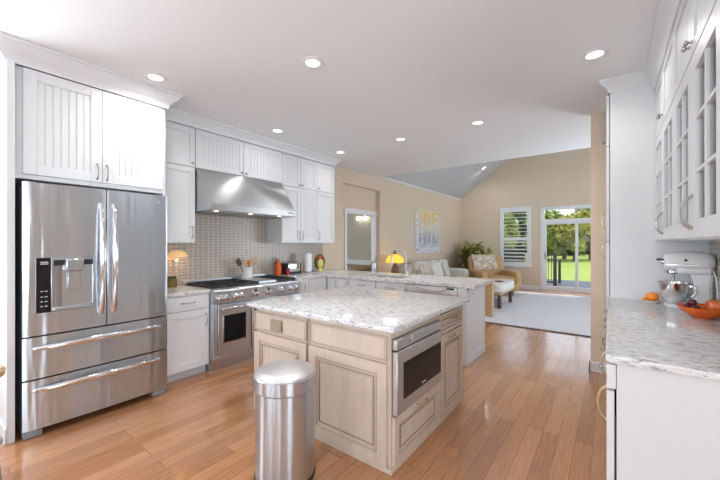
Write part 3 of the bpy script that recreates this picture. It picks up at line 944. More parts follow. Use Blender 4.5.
# ------------------------------------------------------------------ base cabinets, left run
CX = -3.52
fr = FX(CX)
K = thing('base_cabinet', 'white base cabinet with drawer and door between refrigerator and range', 'cabinet', (-3.85, 1.7, 0), 'white base cabinets')
B().box(WX + 0.01, CX, 1.464, 1.93, 0.10, 0.878).box(WX + 0.01, CX - 0.075, 1.464, 1.93, 0, 0.10).build('body', 'white', K)
a = panel_door(fr, 1.48, 1.915, 0.725, 0.868, 'drawer', 'white', K, 'slab')
bow(fr, 1.70, 0.80, 0.13, a, vert=False)
a = panel_door(fr, 1.48, 1.915, 0.105, 0.715, 'door', 'white', K, 'shaker', s=0.07)
bow(fr, 1.885, 0.60, 0.12, a)
tag(B().box(WX + 0.013, -3.495, 1.464, 1.931, 0.879, 0.914, 0.004).build('countertop', 'granite', org=(-3.85, 1.7, 0.879)), 'short pale granite countertop between the refrigerator and the range', 'countertop')

PZ = 0.942          # peninsula counter height
PYF, PYB, PXE = 3.815, 4.50, -1.335
K = thing('base_cabinet', 'narrow white cabinet at the right end of the range', 'cabinet', (-3.85, 3.4, 0), 'white base cabinets')
B().box(WX + 0.014, CX, 3.203, PYF + 0.02, 0.10, 0.898).box(WX + 0.014, CX - 0.075, 3.203, PYF + 0.02, 0, 0.10).build('body', 'white', K)
panel_door(fr, 3.21, 3.42, 0.105, 0.89, 'door', 'white', K)
panel_door(fr, 3.425, PYF - 0.02, 0.105, 0.89, 'door', 'white', K)
fr = FY(PYF + 0.02)
K = thing('base_cabinet', 'white cabinet with two doors in the corner left of the sink', 'cabinet', (-3.3, 4.1, 0), 'white base cabinets')
B().box(CX + 0.002, -3.075, PYF + 0.02, PYB - 0.05, 0.10, 0.898).box(CX + 0.002, -3.075, PYF + 0.09, PYB - 0.05, 0, 0.10).build('body', 'white', K)
a = panel_door(fr, CX + 0.025, -3.29, 0.105, 0.89, 'door', 'white', K, 'slab')
bow(fr, -3.32, 0.80, 0.11, a)
a = panel_door(fr, -3.287, -3.08, 0.105, 0.89, 'door', 'white', K, 'slab')
bow(fr, -3.11, 0.80, 0.11, a)
K = thing('base_cabinet', 'wide white sink cabinet with two drawer fronts under the faucet', 'cabinet', (-2.6, 4.1, 0), 'white base cabinets')
b = B().box(-3.073, -2.125, PYF + 0.02, PYF + 0.04, 0.10, 0.898).box(-3.073, -3.053, PYF + 0.04, PYB - 0.05, 0.10, 0.898).box(-2.145, -2.125, PYF + 0.04, PYB - 0.05, 0.10, 0.898).box(-3.073, -2.125, PYB - 0.07, PYB - 0.05, 0.1, 0.898).box(-3.073, -2.125, PYF + 0.09, PYB - 0.05, 0, 0.12)
b.build('body', 'white', K)
for u0, u1 in ((-3.068, -2.602), (-2.598, -2.13)):
    a = panel_door(fr, u0, u1, 0.745, 0.89, 'drawer', 'white', K, 'slab')
    bow(fr, (u0 + u1) / 2, 0.825, 0.13, a, vert=False)
    a = panel_door(fr, u0, u1, 0.105, 0.735, 'door', 'white', K)
    bow(fr, u1 - 0.04 if u0 < -2.8 else u0 + 0.04, 0.64, 0.12, a)
D = thing('dishwasher', 'stainless steel dishwasher built into the white peninsula', 'dishwasher', (-1.8, 4.1, 0))
B().box(-2.122, -1.44, PYF + 0.03, PYB - 0.05, 0.0, 0.895).build('body', 'grey_plastic', D)
B().fbox(FY(PYF + 0.03), -2.115, -1.445, 0.10, 0.80, 0, 0.022, 0.003).build('door', 'light_steel', D)
cpn = B().fbox(FY(PYF + 0.03), -2.115, -1.445, 0.803, 0.89, 0, 0.03, 0.004).build('control_panel', 'light_steel', D)
B().fbox(FY(PYF), -1.57, -1.48, 0.862, 0.882, 0, 0.003).build('display', 'black_glass', cpn)
b = B().tube([FY(PYF + 0.005)(-1.98 + 0.40 * t / 8, 0.868 - 0.03 * math.sin(PI * t / 8) ** 0.4, 0.008 + 0.028 * math.sin(PI * t / 8) ** 0.5) for t in range(9)], 0.009)
b.build('handle', 'chrome', cpn)
# peninsula end panel and its living room side
P = thing('peninsula_end_panel', 'grooved white end panel of the peninsula standing on the wood floor', 'panel', (-1.37, 4.15, 0))
b = B().box(-1.437, PXE, PYF - 0.005, PYB, 0, 0.898, 0.002)
b.build('panel', 'white', P)
fe = FX(PXE)
g = B()
n = 7
for i in range(n):
    u0 = PYF + 0.06 + i * (PYB - PYF - 0.12) / n
    g.fbox(fe, u0 + 0.003, u0 + (PYB - PYF - 0.12) / n - 0.003, 0.1, 0.86, 0, 0.006, 0.002)
g.fbox(fe, PYF - 0.005, PYF + 0.055, 0.1, 0.898, 0, 0.01, 0.002).fbox(fe, PYB - 0.055, PYB, 0.1, 0.898, 0, 0.01, 0.002).fbox(fe, PYF, PYB, 0.862, 0.898, 0, 0.01, 0.002)
g.build('beadboard', 'white', P)
B().box(-1.437, PXE + 0.016, PYF - 0.012, PYB + 0.004, 0, 0.095, 0.004).build('plinth', 'white', P)
op = B().fbox(fe, 4.02, 4.09, 0.765, 0.88, 0.004, 0.011, 0.002).build('outlet', 'white_plastic', P)
B().fbox(fe, 4.045, 4.051, 0.80, 0.815, 0.0112, 0.012).fbox(fe, 4.059, 4.065, 0.80, 0.815, 0.0112, 0.012).fbox(fe, 4.045, 4.051, 0.845, 0.86, 0.0112, 0.012).fbox(fe, 4.059, 4.065, 0.845, 0.86, 0.0112, 0.012).build('slot', 'gap', op)
tag(B().box(WX + 0.014, -1.44, PYB - 0.045, PYB, 0, 0.897).build('peninsula_back_panel', 'white', org=(-2.8, PYB, 0)), 'white back panel of the peninsula facing the living room', 'panel')
# L shaped granite top with a sink cut-out
SXA, SXB, SYA, SYB = -2.93, -2.27, 3.93, 4.32
b = B()
def lslab(b, z0, z1):
    b.box(WX + 0.014, -3.495, 3.203, PYF - 0.02, z0, z1)
    xs = [WX + 0.014, -3.495, SXA, SXB, -1.235]
    ys = [PYF - 0.02, SYA, SYB, 4.57]
    for i in range(4):
        for j in range(3):
            if i == 2 and j == 1:
                continue
            b.box(xs[i], xs[i + 1], ys[j], ys[j + 1], z0, z1)
    bmesh.ops.remove_doubles(b.bm, verts=b.bm.verts, dist=0.0005)
    # drop the internal walls between cells
    dup = [f for f in b.bm.faces if any(g is not f and set(g.verts) == set(f.verts) for g in f.verts[0].link_faces)]
    bmesh.ops.delete(b.bm, geom=dup, context='FACES')
    return b
lslab(b, 0.90, PZ)
tag(b.build('countertop', 'granite', org=(-2.8, 4.1, 0.90)), 'long white granite countertop of the peninsula around the sink and corner', 'countertop')
SK = thing('sink', 'undermount stainless steel sink set in the peninsula countertop', 'sink', (-2.6, 4.12, 0.72))
b = B()
b.box(SXA - 0.01, SXB + 0.01, SYA - 0.01, SYB + 0.01, 0.70, 0.71).box(SXA - 0.012, SXA, SYA - 0.01, SYB + 0.01, 0.70, 0.899).box(SXB, SXB + 0.012, SYA - 0.01, SYB + 0.01, 0.70, 0.899)
b.box(SXA, SXB, SYA - 0.012, SYA, 0.70, 0.899).box(SXA, SXB, SYB, SYB + 0.012, 0.70, 0.899)
b.build('basin', 'steel_dark', SK)
B().cyl((-2.6, 4.12, 0.71), (-2.6, 4.12, 0.715), 0.04).build('drain', 'chrome', SK)
FA = thing('faucet', 'tall chrome gooseneck faucet standing behind the peninsula sink', 'faucet', (-2.46, 4.42, PZ))
b = B().lathe([(0.032, 0), (0.032, 0.012), (0.022, 0.02), (0.019, 0.12), (0.015, 0.125)], (-2.46, 4.42, PZ), 18)
b.build('base', 'nickel', FA)
pts = [(-2.46, 4.42, PZ + 0.1), (-2.46, 4.42, PZ + 0.275)]
rr = 0.11
for i in range(13):
    a = PI * i / 12
    pts.append((-2.46 - (rr - rr * math.cos(a)) * 0.97, 4.42 - (rr - rr * math.cos(a)) * 0.25, PZ + 0.275 + rr * math.sin(a)))
x_, y_, z_ = pts[-1]
pts.append((x_, y_, z_ - 0.05))
B().tube(pts, 0.0125, 10).build('spout', 'nickel', FA)
B().cyl((x_, y_, z_ - 0.13), (x_, y_, z_ - 0.045), 0.019, 0.015).build('spray_head', 'nickel', FA)
B().tube([(-2.46, 4.42, PZ + 0.09), (-2.42, 4.41, PZ + 0.10), (-2.36, 4.39, PZ + 0.15)], [0.011, 0.009, 0.007]).build('lever', 'nickel', FA)
SD = thing('soap_dispenser', 'small chrome soap dispenser to the right of the gooseneck faucet', 'soap dispenser', (-2.27, 4.42, PZ))
B().lathe([(0.02, 0), (0.02, 0.01), (0.01, 0.015), (0.01, 0.07), (0.013, 0.075), (0.013, 0.09)], (-2.27, 4.42, PZ), 14).build('body', 'nickel', SD)
B().tube([(-2.27, 4.42, PZ + 0.08), (-2.29, 4.38, PZ + 0.088), (-2.305, 4.35, PZ + 0.075)], 0.006).build('nozzle', 'nickel', SD)

# ------------------------------------------------------------------ island
I = thing('island_cabinet', 'whitewashed maple island cabinet with brown glazed doors', 'cabinet', (-1.75, 2.33, 0))
IX0, IX1, IY0, IY1 = -2.44, -1.08, 1.752, 2.95
fi = FY(IY0)
fe = FX(IX1)
MY0, MY1, MZ0, MZ1 = 1.80, 2.44, 0.355, 0.80
b = B()
area_wall(b, 'x', IX1 - 0.02, IX1, IY0, IY1, 0.03, 0.878, [(1.765, 2.445, 0.352, 0.826)])
b.box(IX0, IX1 - 0.02, IY0, IY0 + 0.02, 0.03, 0.878).box(IX0, IX0 + 0.02, IY0, IY1, 0.03, 0.878).box(IX0, IX1 - 0.02, IY1 - 0.02, IY1, 0.03, 0.878)
b.box(IX0, IX1 - 0.02, IY0, IY1, 0.03, 0.06)
b.build('body', 'maple', I)
B().box(IX0 + 0.01, IX1 - 0.02, IY0 + 0.02, IY1 - 0.01, 0.0, 0.03).build('plinth', 'glaze', I)
B().box(IX0 - 0.005, IX1 + 0.012, IY0 - 0.014, IY0 + 0.004, 0.0, 0.035, 0.004).box(IX1 - 0.01, IX1 + 0.012, IY0, IY1, 0.0, 0.035, 0.004).build('base_moulding', 'maple', I)
# near face
a = panel_door(fi, -2.43, -1.80, 0.69, 0.845, 'drawer', 'maple', I, 'raised', 0.022, 0.012)
pl_ = B().fbox(fi, -2.205, -2.075, 0.715, 0.805, 0.02, 0.028, 0.003).build('outlet_cover', 'brown_plate', a)
B().fbox(fi, -2.185, -2.095, 0.730, 0.790, 0.027, 0.0295, 0.002).build('outlet_lid', 'brown_plate', pl_)
panel_door(fi, -1.775, -1.10, 0.69, 0.845, 'drawer', 'maple', I, 'raised', 0.022, 0.012)
panel_door(fi, -2.43, -1.80, 0.04, 0.675, 'door', 'maple', I, 'raised', 0.022, 0.075)
panel_door(fi, -1.775, -1.10, 0.04, 0.675, 'door', 'maple', I, 'raised', 0.022, 0.075)
B().fbox(fi, -1.797, -1.779, 0.04, 0.86, 0, 0.006).build('stile_line', 'glaze', I)
# right face: microwave opening on the left, drawer and doors
a = panel_door(fe, 1.762, 2.445, 0.04, 0.345, 'drawer', 'maple', I, 'raised', 0.022, 0.06)
bow(fe, 2.12, 0.31, 0.15, a, vert=False, mt='gold', w0=0.022, r=0.006)
a = panel_door(fe, 2.46, 2.94, 0.70, 0.86, 'drawer', 'maple', I, 'raised', 0.022, 0.03)
bow(fe, 2.70, 0.795, 0.13, a, vert=False, mt='gold', w0=0.022, r=0.006)
a = panel_door(fe, 2.46, 2.94, 0.04, 0.69, 'door', 'maple', I, 'raised', 0.022, 0.07)
bow(fe, 2.66, 0.655, 0.13, a, vert=False, mt='gold', w0=0.022, r=0.006)
tag(B().box(-2.49, -1.032, 1.70, 3.05, 0.879, 0.915, 0.006, 2).build('countertop', 'granite', org=(-1.75, 2.33, 0.879)), 'large rectangular white granite countertop on the island', 'countertop')
MW = thing('microwave_drawer', 'stainless steel microwave drawer with black window built into the island', 'microwave', (-1.3, 2.1, 0.355))
B().box(-1.3, IX1 + 0.0, 1.77, 2.44, 0.357, 0.822).build('body', 'steel_dark', MW)
f2 = FX(IX1 + 0.001)
md = B().fbox(f2, 1.768, 2.442, 0.357, 0.748, 0, 0.035, 0.003).build('door', 'oven_steel', MW)
B().fbox(FX(IX1 + 0.036), 1.845, 2.42, 0.435, 0.665, 0, 0.0015).build('window', 'black_glass', md)
B().fbox(FX(IX1 + 0.0365), 2.10, 2.16, 0.452, 0.459, 0, 0.0016).build('badge', 'led', md)
B().fbox(f2, 1.768, 1.965, 0.758, 0.822, 0, 0.032, 0.003).build('control_panel', 'oven_steel', MW)
B().fbox(f2, 1.969, 2.442, 0.758, 0.822, 0, 0.032, 0.003).build('control_panel', 'oven_steel', MW)

# ------------------------------------------------------------------ bin
TC = (-1.608, 1.372)
T = thing('trash_can', 'round brushed stainless steel trash can on the floor before the island', 'trash can', (TC[0], TC[1], 0))
RB = 0.178
B().lathe([(RB, 0.02), (RB, 0.565), (RB - 0.006, 0.57)], (TC[0], TC[1], 0), 48).build('body', 'steel', T)
B().lathe([(RB + 0.004, 0.0), (RB + 0.006, 0.018), (RB + 0.001, 0.022)], (TC[0], TC[1], 0), 48).build('base_ring', 'black', T)
B().lathe([(RB + 0.002, 0.538), (RB + 0.0035, 0.540), (RB + 0.0035, 0.549)], (TC[0], TC[1], 0), 48).build('seam_shadow', 'grey_plastic', T)  # dark ring for the shadow in the seam under the collar
B().lathe([(RB + 0.003, 0.548), (RB + 0.013, 0.552), (RB + 0.013, 0.622), (RB + 0.008, 0.628)], (TC[0], TC[1], 0), 48).build('collar', 'steel', T)
lid = B().lathe([(RB + 0.004, 0.628), (RB + 0.003, 0.634), (RB * 0.94, 0.644), (RB * 0.7, 0.655), (RB * 0.4, 0.662), (0.01, 0.664)], (TC[0], TC[1], 0), 48)
lid.build('lid', 'lid_steel', T)
a = math.radians(205)
b = B().box(-0.018, 0.018, -0.003, 0.003, -0.008, 0.008, 0.002)
bmesh.ops.rotate(b.bm, verts=b.bm.verts, matrix=Matrix.Rotation(math.radians(-63 + 0), 3, 'Z'))
bmesh.ops.translate(b.bm, verts=b.bm.verts, vec=(TC[0] - 0.168, TC[1] - 0.083, 0.607))
b.build('sensor', 'black', T)

# ------------------------------------------------------------------ right side: tall cabinet
TY = 3.73
TL = thing('pantry_cabinet', 'tall white pantry cabinet reaching the ceiling at the right', 'cabinet', (0.3, 4.1, 0))
B().box(-0.007, 0.625, TY, 4.482, 0.10, 2.78).box(0.07, 0.625, TY + 0.001, 4.482, 0, 0.10).build('body', 'white', TL)
fr = FXm(-0.012)
for z0, z1 in ((0.105, 1.425), (1.432, 2.285), (2.292, 2.745)):
    a = panel_door(fr, TY + 0.004, 4.478, z0, z1, 'door', 'white', TL, 'shaker', 0.022)
    if z0 > 2:
        knob(fr, TY + 0.06, 2.235 + 0.1, a)
    else:
        bow(fr, TY + 0.05, 1.62 if z0 > 1 else 1.345, 0.15, a, mt='gold', w0=0.022, r=0.004)
# base cabinet
RYN = 1.845
K = thing('base_cabinet', 'white base cabinet with drawers under the right granite counter', 'cabinet', (0.3, 2.8, 0), 'white base cabinets')
B().box(0.02, 0.625, RYN + 0.018, TY - 0.002, 0.10, 0.893).box(0.08, 0.625, RYN + 0.03, TY - 0.002, 0, 0.10).build('body', 'white', K)
B().box(0.02, 0.625, RYN, RYN + 0.018, 0.0, 0.893, 0.001).build('end_panel', 'white', K)
fr = FXm(0.012)
B().box(0.0125, 0.021, RYN + 0.004, TY - 0.004, 0.105, 0.66).build('gap_shade', 'gap', K)  # dark strip for the shaded gap between doors and case
us = [RYN + 0.002, 2.45, 3.06, TY - 0.004]
for i in range(3):
    a = panel_door(FXm(0.018), us[i], us[i + 1], 0.775, 0.885, 'drawer', 'white', K, 'slab', 0.034)
    knob(FXm(0.018), us[i] + 0.13, 0.83, a, w0=0.034)
    knob(FXm(0.018), us[i + 1] - 0.13, 0.83, a, w0=0.034)
    a = panel_door(fr, us[i], us[i + 1], 0.105, 0.765, 'door', 'white', K, 'shaker', 0.028)
    bow(fr, us[i] + 0.05, 0.69, 0.15, a, mt='gold', w0=0.028, rise=0.034, r=0.0045)
tag(B().box(-0.02, 0.628, RYN - 0.025, TY - 0.001, 0.895, 0.931, 0.007, 2).build('countertop', 'granite', org=(0.3, 2.8, 0.895)), 'white granite countertop on the right under the glass door cabinets', 'countertop')
# glass door wall cabinets
UXR = 0.315
fr = FXm(UXR)
for (y0, y1, lab) in ((2.662, TY - 0.002, 'white glass door wall cabinet beside the tall pantry cabinet'), (1.60, 2.658, 'white glass door wall cabinet nearest the right edge of the photo')):
    K = thing('glass_door_cabinet', lab, 'cabinet', (0.45, (y0 + y1) / 2, 1.436), 'glass door wall cabinets')
    b = B().box(0.605, 0.626, y0, y1, 1.436, 2.69).box(UXR, 0.605, y0, y0 + 0.02, 1.436, 2.69).box(UXR, 0.605, y1 - 0.02, y1, 1.436, 2.69)
    b.box(UXR, 0.605, y0 + 0.02, y1 - 0.02, 1.436, 1.456).box(UXR, 0.605, y0 + 0.02, y1 - 0.02, 2.25, 2.69)
    b.build('body', 'white', K)
    for z in (1.72, 1.99):
        B().box(UXR + 0.02, 0.604, y0 + 0.021, y1 - 0.021, z, z + 0.018).build('shelf', 'white', K)
    ym = (y0 + y1) / 2
    for (a0, a1, s) in ((y0, ym, 1), (ym, y1, -1)):
        dd = panel_door(fr, a0, a1, 1.441, 2.262, 'door', 'white', K, 'glass', 0.022, 0.08)
        mu = B()
        mu.fbox(fr, (a0 + a1) / 2 - 0.008, (a0 + a1) / 2 + 0.008, 1.51, 2.19, 0.004, 0.02, 0.002)
        for k in (1, 2):
            z = 1.50 + 0.70 * k / 3
            mu.fbox(fr, a0 + 0.078, a1 - 0.078, z - 0.008, z + 0.008, 0.004, 0.0198, 0.002)
        mu.build('muntin', 'white', dd)
        B().fbox(fr, a0 + 0.055, a1 - 0.055, 1.495, 2.205, 0.006, 0.009).build('pane', 'glass', dd)
        bow(fr, a1 - 0.035 if s > 0 else a0 + 0.035, 1.56, 0.145, dd, mt='nickel', w0=0.022, rise=0.034, r=0.0042)
        dd = panel_door(fr, a0, a1, 2.268, 2.68, 'door', 'white', K, 'bead', 0.022)
        knob(fr, a1 - 0.028 if s > 0 else a0 + 0.028, 2.325, dd, w0=0.022)

# ------------------------------------------------------------------ stand mixer and fruit
MZ = 0.931
XM = thing('stand_mixer', 'white stand mixer with steel bowl on the right counter', 'mixer', (0.45, 3.52, MZ))
my = 3.52
b = B()
# base plate (long along X) and column
b.prism([(0.335, 0), (0.585, 0), (0.595, 0.012), (0.595, 0.04), (0.44, 0.045), (0.41, 0.03), (0.35, 0.025), (0.33, 0.012)], lambda a, c, w: (a, w, MZ + c), my - 0.10, my + 0.10, 0.008)
b.build('base', 'mixer', XM)
b = B().prism([(0.485, 0.03), (0.592, 0.03), (0.588, 0.16), (0.598, 0.27), (0.478, 0.27), (0.495, 0.16)], lambda a, c, w: (a, w, MZ + c), my - 0.052, my + 0.052, 0.016)
b.build('column', 'mixer', XM)
b = B()
mtx = Matrix.Rotation(PI / 2, 3, 'Y')
prof = [(0.02, 0), (0.05, 0.008), (0.066, 0.03), (0.072, 0.08), (0.078, 0.16), (0.078, 0.22), (0.066, 0.26), (0.045, 0.28), (0.01, 0.288)]
b.lathe([(r, z) for r, z in prof], (0.325, my, MZ + 0.345), 28, mtx)
b.box(0.40, 0.585, my - 0.06, my + 0.06, MZ + 0.255, MZ + 0.31, 0.014, 2)
hd = b.build('head', 'mixer', XM)
B().box(0.335, 0.52, my - 0.0775, my - 0.070, MZ + 0.318, MZ + 0.330, 0.003).build('trim_band', 'chrome', hd)
B().cyl((0.318, my, MZ + 0.345), (0.335, my, MZ + 0.345), 0.026).build('hub_cap', 'chrome', hd)
B().cyl((0.445, my - 0.083, MZ + 0.36), (0.445, my - 0.07, MZ + 0.36), 0.009).build('lock_knob', 'black', hd)
B().cyl((0.285, my - 0.03, MZ + 0.36), (0.312, my - 0.03, MZ + 0.362), 0.008).cyl((0.31, my - 0.03, MZ + 0.36), (0.345, my - 0.03, MZ + 0.36), 0.004).build('hub_knob', 'black', hd)
B().lathe([(0.045, 0), (0.05, 0.006), (0.05, 0.022), (0.035, 0.026)], (0.385, my, MZ + 0.255), 20).build('beater_collar', 'chrome', hd)
B().cyl((0.385, my, MZ + 0.19), (0.385, my, MZ + 0.258), 0.008).box(0.375, 0.395, my - 0.004, my + 0.004, MZ + 0.19, MZ + 0.21).build('beater_shaft', 'steel_dark', hd)
bw = B().lathe([(0.045, 0.0), (0.05, 0.012), (0.058, 0.02), (0.078, 0.05), (0.090, 0.095), (0.094, 0.150), (0.098, 0.153), (0.092, 0.150), (0.087, 0.095), (0.075, 0.053), (0.055, 0.025), (0.01, 0.02)], (0.385, my, MZ + 0.035), 32)
bw = bw.build('bowl', 'chrome', XM)
B().tube([(0.46, my - 0.085, MZ + 0.17), (0.49, my - 0.11, MZ + 0.165), (0.50, my - 0.115, MZ + 0.12), (0.475, my - 0.09, MZ + 0.09)], 0.008).build('bowl_handle', 'chrome', bw)
B().tube([(0.592, my - 0.03, MZ + 0.29), (0.606, my - 0.05, MZ + 0.24), (0.612, my - 0.06, MZ + 0.15), (0.608, my - 0.06, MZ + 0.03), (0.60, my - 0.08, MZ + 0.006)], 0.005).build('power_cord', 'white_plastic', XM)

FB = (0.502, 3.10)
tag(B().lathe([(0.05, 0), (0.055, 0.006), (0.085, 0.022), (0.115, 0.05), (0.128, 0.070), (0.131, 0.073), (0.125, 0.071), (0.106, 0.050), (0.075, 0.028), (0.01, 0.02)], (FB[0] - 0.02, FB[1], MZ), 36).build('fruit_bowl', 'bowl_red', org=(FB[0] - 0.02, FB[1], MZ)), 'shallow red orange bowl of fruit on the right counter', 'bowl')
AP = thing('apple', 'red and yellow apple lying in the red orange bowl', 'apple', (FB[0] + 0.035, FB[1] - 0.015, MZ + 0.032))
ax, ay, az = AP.location
B().lathe([(0.012, 0.003), (0.03, 0.0), (0.05, 0.025), (0.054, 0.045), (0.045, 0.075), (0.025, 0.085), (0.006, 0.078)], (ax, ay, az + 0.004), 24).build('flesh', 'apple', AP)
B().tube([(ax, ay, az + 0.08), (ax + 0.005, ay, az + 0.098)], 0.002).build('stem', 'bark', AP)
for i, (dx, dy, dz) in enumerate(((-0.075, -0.01, 0.062), (-0.045, -0.045, 0.056), (-0.032, 0.0, 0.052), (-0.05, 0.04, 0.056), (-0.04, 0.062, 0.068), (-0.048, -0.005, 0.088))):
    p = (FB[0] + dx - 0.02, FB[1] + dy, MZ + dz + 0.006)
    tag(B().ball(p, 0.022, u=14, v=9).build('plum', 'grape', org=p), 'small dark red plum among those in the red orange bowl', 'plum', 'dark plums in the fruit bowl')
OD = (0.262, 3.62)
tag(B().lathe([(0.04, 0), (0.044, 0.004), (0.058, 0.018), (0.06, 0.02), (0.056, 0.018), (0.04, 0.008), (0.01, 0.006)], (*OD, MZ), 28).build('dish', 'ceramic', org=(*OD, MZ)), 'small white dish under an orange left of the stand mixer', 'dish')
for (dx, dy, r, lab) in ((0.008, -0.005, 0.042, 'round orange on the small white dish beside the stand mixer'), (-0.042, -0.022, 0.018, 'little orange kumquat at the left edge of the small white dish')):
    O = thing('orange' if r > 0.03 else 'kumquat', lab, 'fruit', (OD[0] + dx, OD[1] + dy, MZ + (0.008 if r > 0.03 else 0.012)))
    B().ball((O.location.x, O.location.y, O.location.z + r * 0.95), r, (1, 1, 0.94)).build('peel', 'orange', O)
    B().cyl((O.location.x, O.location.y, O.location.z + r * 1.86), (O.location.x, O.location.y, O.location.z + r * 1.95), 0.005, 0.002, 8).build('stem_end', 'green_glaze', O)

# ------------------------------------------------------------------ things on the left counters
# night light plugged in an outlet
OL = thing('wall_outlet', 'taupe wall outlet on the tile backsplash beside the refrigerator', 'outlet', (-4.15, 1.87, 1.17))
fo = FX(-4.158)
B().fbox(fo, 1.83, 1.91, 1.13, 1.25, 0, 0.007, 0.002).build('plate', 'beige_plate', OL)
B().fbox(fo, 1.855, 1.885, 1.145, 1.18, 0.006, 0.009, 0.002).build('socket', 'ceramic', OL)
NL = thing('night_light', 'glowing amber shell night light plugged into the taupe outlet', 'night light', (-4.14, 1.85, 1.2))
B().fbox(fo, 1.84, 1.88, 1.19, 1.235, 0.008, 0.04, 0.004).build('plug', 'white_plastic', NL)
b = B().lathe([(0.035, 0.0), (0.075, -0.012), (0.105, -0.05), (0.11, -0.075), (0.105, -0.075), (0.07, -0.02), (0.01, -0.006)], (-4.035, 1.83, 1.335), 22)
b.build('shade', 'amber_soft', NL)
B().cyl((-4.125, 1.85, 1.225), (-4.035, 1.85, 1.318), 0.006).build('arm', 'nickel', NL)
light('night_light_bulb', 'POINT', (-4.06, 1.85, 1.27), (0, 0, 0), 0.6, (1, 0.65, 0.3), shadow_soft_size=0.02).parent = None
JR = thing('jar', 'squat olive jar on the granite beside the refrigerator', 'jar', (-4.03, 1.765, 0.914))
B().lathe([(0.05, 0), (0.055, 0.01), (0.055, 0.085), (0.045, 0.095), (0.045, 0.105)], (-4.03, 1.765, 0.914), 20).build('body', 'olive', JR)
B().lathe([(0.048, 0.104), (0.05, 0.11), (0.048, 0.12), (0.012, 0.124)], (-4.03, 1.765, 0.914), 20).build('lid', 'black', JR)

CR = (-3.98, 2.73, 0.941)
C_ = thing('utensil_crock', 'white ceramic crock holding wooden utensils at the back of the range', 'crock', CR)
b = B().lathe([(0.062, 0), (0.068, 0.006), (0.071, 0.145), (0.073, 0.15), (0.067, 0.15), (0.063, 0.012), (0.01, 0.01)], CR, 28)
b.build('pot', 'ceramic', C_)
for i, (ax_, ay_, ln, mt_, nm, lab) in enumerate(((-0.05, -0.45, 0.25, 'dark_wood', 'spatula', 'dark brown wooden spatula leaning far left in the white crock'),
                                        (0.10, -0.22, 0.24, 'wood', 'wooden_spoon', 'light wooden spoon second from left in the white crock'),
                                        (0.12, 0.0, 0.22, 'orange', 'spoon', 'orange spoon standing in the middle of the white crock'),
                                        (-0.08, 0.18, 0.25, 'wood', 'wooden_spoon', 'light wooden spoon leaning right of the orange spoon in the crock'),
                                        (0.06, 0.42, 0.26, 'wood', 'spatula', 'light wooden spatula leaning far right in the white crock'))):
    base = Vector((CR[0] + ax_ * 0.06, CR[1] + ay_ * 0.07, CR[2] + 0.016))
    d = Vector((ax_, ay_, 1)).normalized()
    q = d.to_track_quat('Z', 'Y').to_matrix()
    U = thing(nm, lab, 'utensil', base, 'utensils in the white crock')
    B().cyl(base, base + d * ln * 0.72, 0.006, seg=8).build('handle', mt_, U)
    bb = B()
    if nm == 'spatula':
        bb.box(-0.007, 0.007, -0.032, 0.032, 0.0, 0.095, 0.005)
    else:
        bb.ball((0, 0, 0.04), 0.045, (0.28, 0.65, 1.0), 14, 10)
    for vv in bb.bm.verts:
        vv.co = q @ vv.co + base + d * ln * 0.70
    bb.build('blade' if nm == 'spatula' else 'bowl', mt_, U)

z0 = PZ + 0.0005
def place(x, y):
    return (x, y, z0)
p = place(-3.98, 3.262)
Q = thing('bottle', 'bright orange red bottle on the granite right of the range', 'bottle', p)
B().lathe([(0.045, 0), (0.05, 0.01), (0.05, 0.10), (0.042, 0.15), (0.022, 0.185), (0.018, 0.21)], p, 24).build('body', 'orange_red', Q)
B().lathe([(0.02, 0.208), (0.02, 0.225), (0.012, 0.232)], p, 16).build('cap', 'orange_red', Q)
p = place(-4.11, 3.335)
Q = thing('pepper_mill', 'dark pepper mill standing behind the orange red bottle', 'pepper mill', p)
B().lathe([(0.028, 0), (0.03, 0.02), (0.02, 0.08), (0.027, 0.16), (0.022, 0.19)], p, 20).build('body', 'black', Q)
B().lathe([(0.02, 0.19), (0.028, 0.215), (0.022, 0.24), (0.006, 0.252)], p, 20).build('top', 'steel_dark', Q)
p = place(-3.86, 3.345)
Q = thing('tin', 'small red tin between the orange bottle and the toaster', 'tin', p)
B().lathe([(0.027, 0), (0.028, 0.003), (0.028, 0.08)], p, 20).build('body', 'red', Q)
B().lathe([(0.029, 0.08), (0.029, 0.094), (0.025, 0.098)], p, 20).build('lid', 'black', Q)
p = place(-3.97, 3.505)
Q = thing('toaster', 'shiny steel toaster with black ends on the corner counter', 'toaster', p)
B().box(p[0] - 0.085, p[0] + 0.085, p[1] - 0.125, p[1] + 0.125, z0 + 0.022, z0 + 0.185, 0.03, 3).build('body', 'chrome', Q)
B().box(p[0] - 0.09, p[0] + 0.09, p[1] - 0.14, p[1] + 0.14, z0, z0 + 0.025, 0.006).build('base', 'black', Q)
for yy in (-0.145, 0.12):
    B().box(p[0] - 0.08, p[0] + 0.08, p[1] + yy, p[1] + yy + 0.025, z0 + 0.02, z0 + 0.17, 0.012).build('end_cap', 'black', Q)
B().box(p[0] - 0.05, p[0] - 0.02, p[1] - 0.09, p[1] + 0.09, z0 + 0.1835, z0 + 0.187).box(p[0] + 0.02, p[0] + 0.05, p[1] - 0.09, p[1] + 0.09, z0 + 0.1835, z0 + 0.187).build('slot', 'black', Q)
B().box(p[0] - 0.012, p[0] + 0.012, p[1] - 0.165, p[1] - 0.143, z0 + 0.11, z0 + 0.13, 0.004).build('lever', 'black', Q)
p = place(-3.98, 3.70)
Q = thing('spice_bottle', 'small amber spice bottle between the toaster and paper towels', 'bottle', p)
B().lathe([(0.022, 0), (0.024, 0.004), (0.024, 0.085), (0.014, 0.098)], p, 16).build('body', 'orange', Q)
B().lathe([(0.018, 0.097), (0.018, 0.122), (0.01, 0.126)], p, 16).build('cap', 'wood', Q)
p = place(-3.95, 3.845)
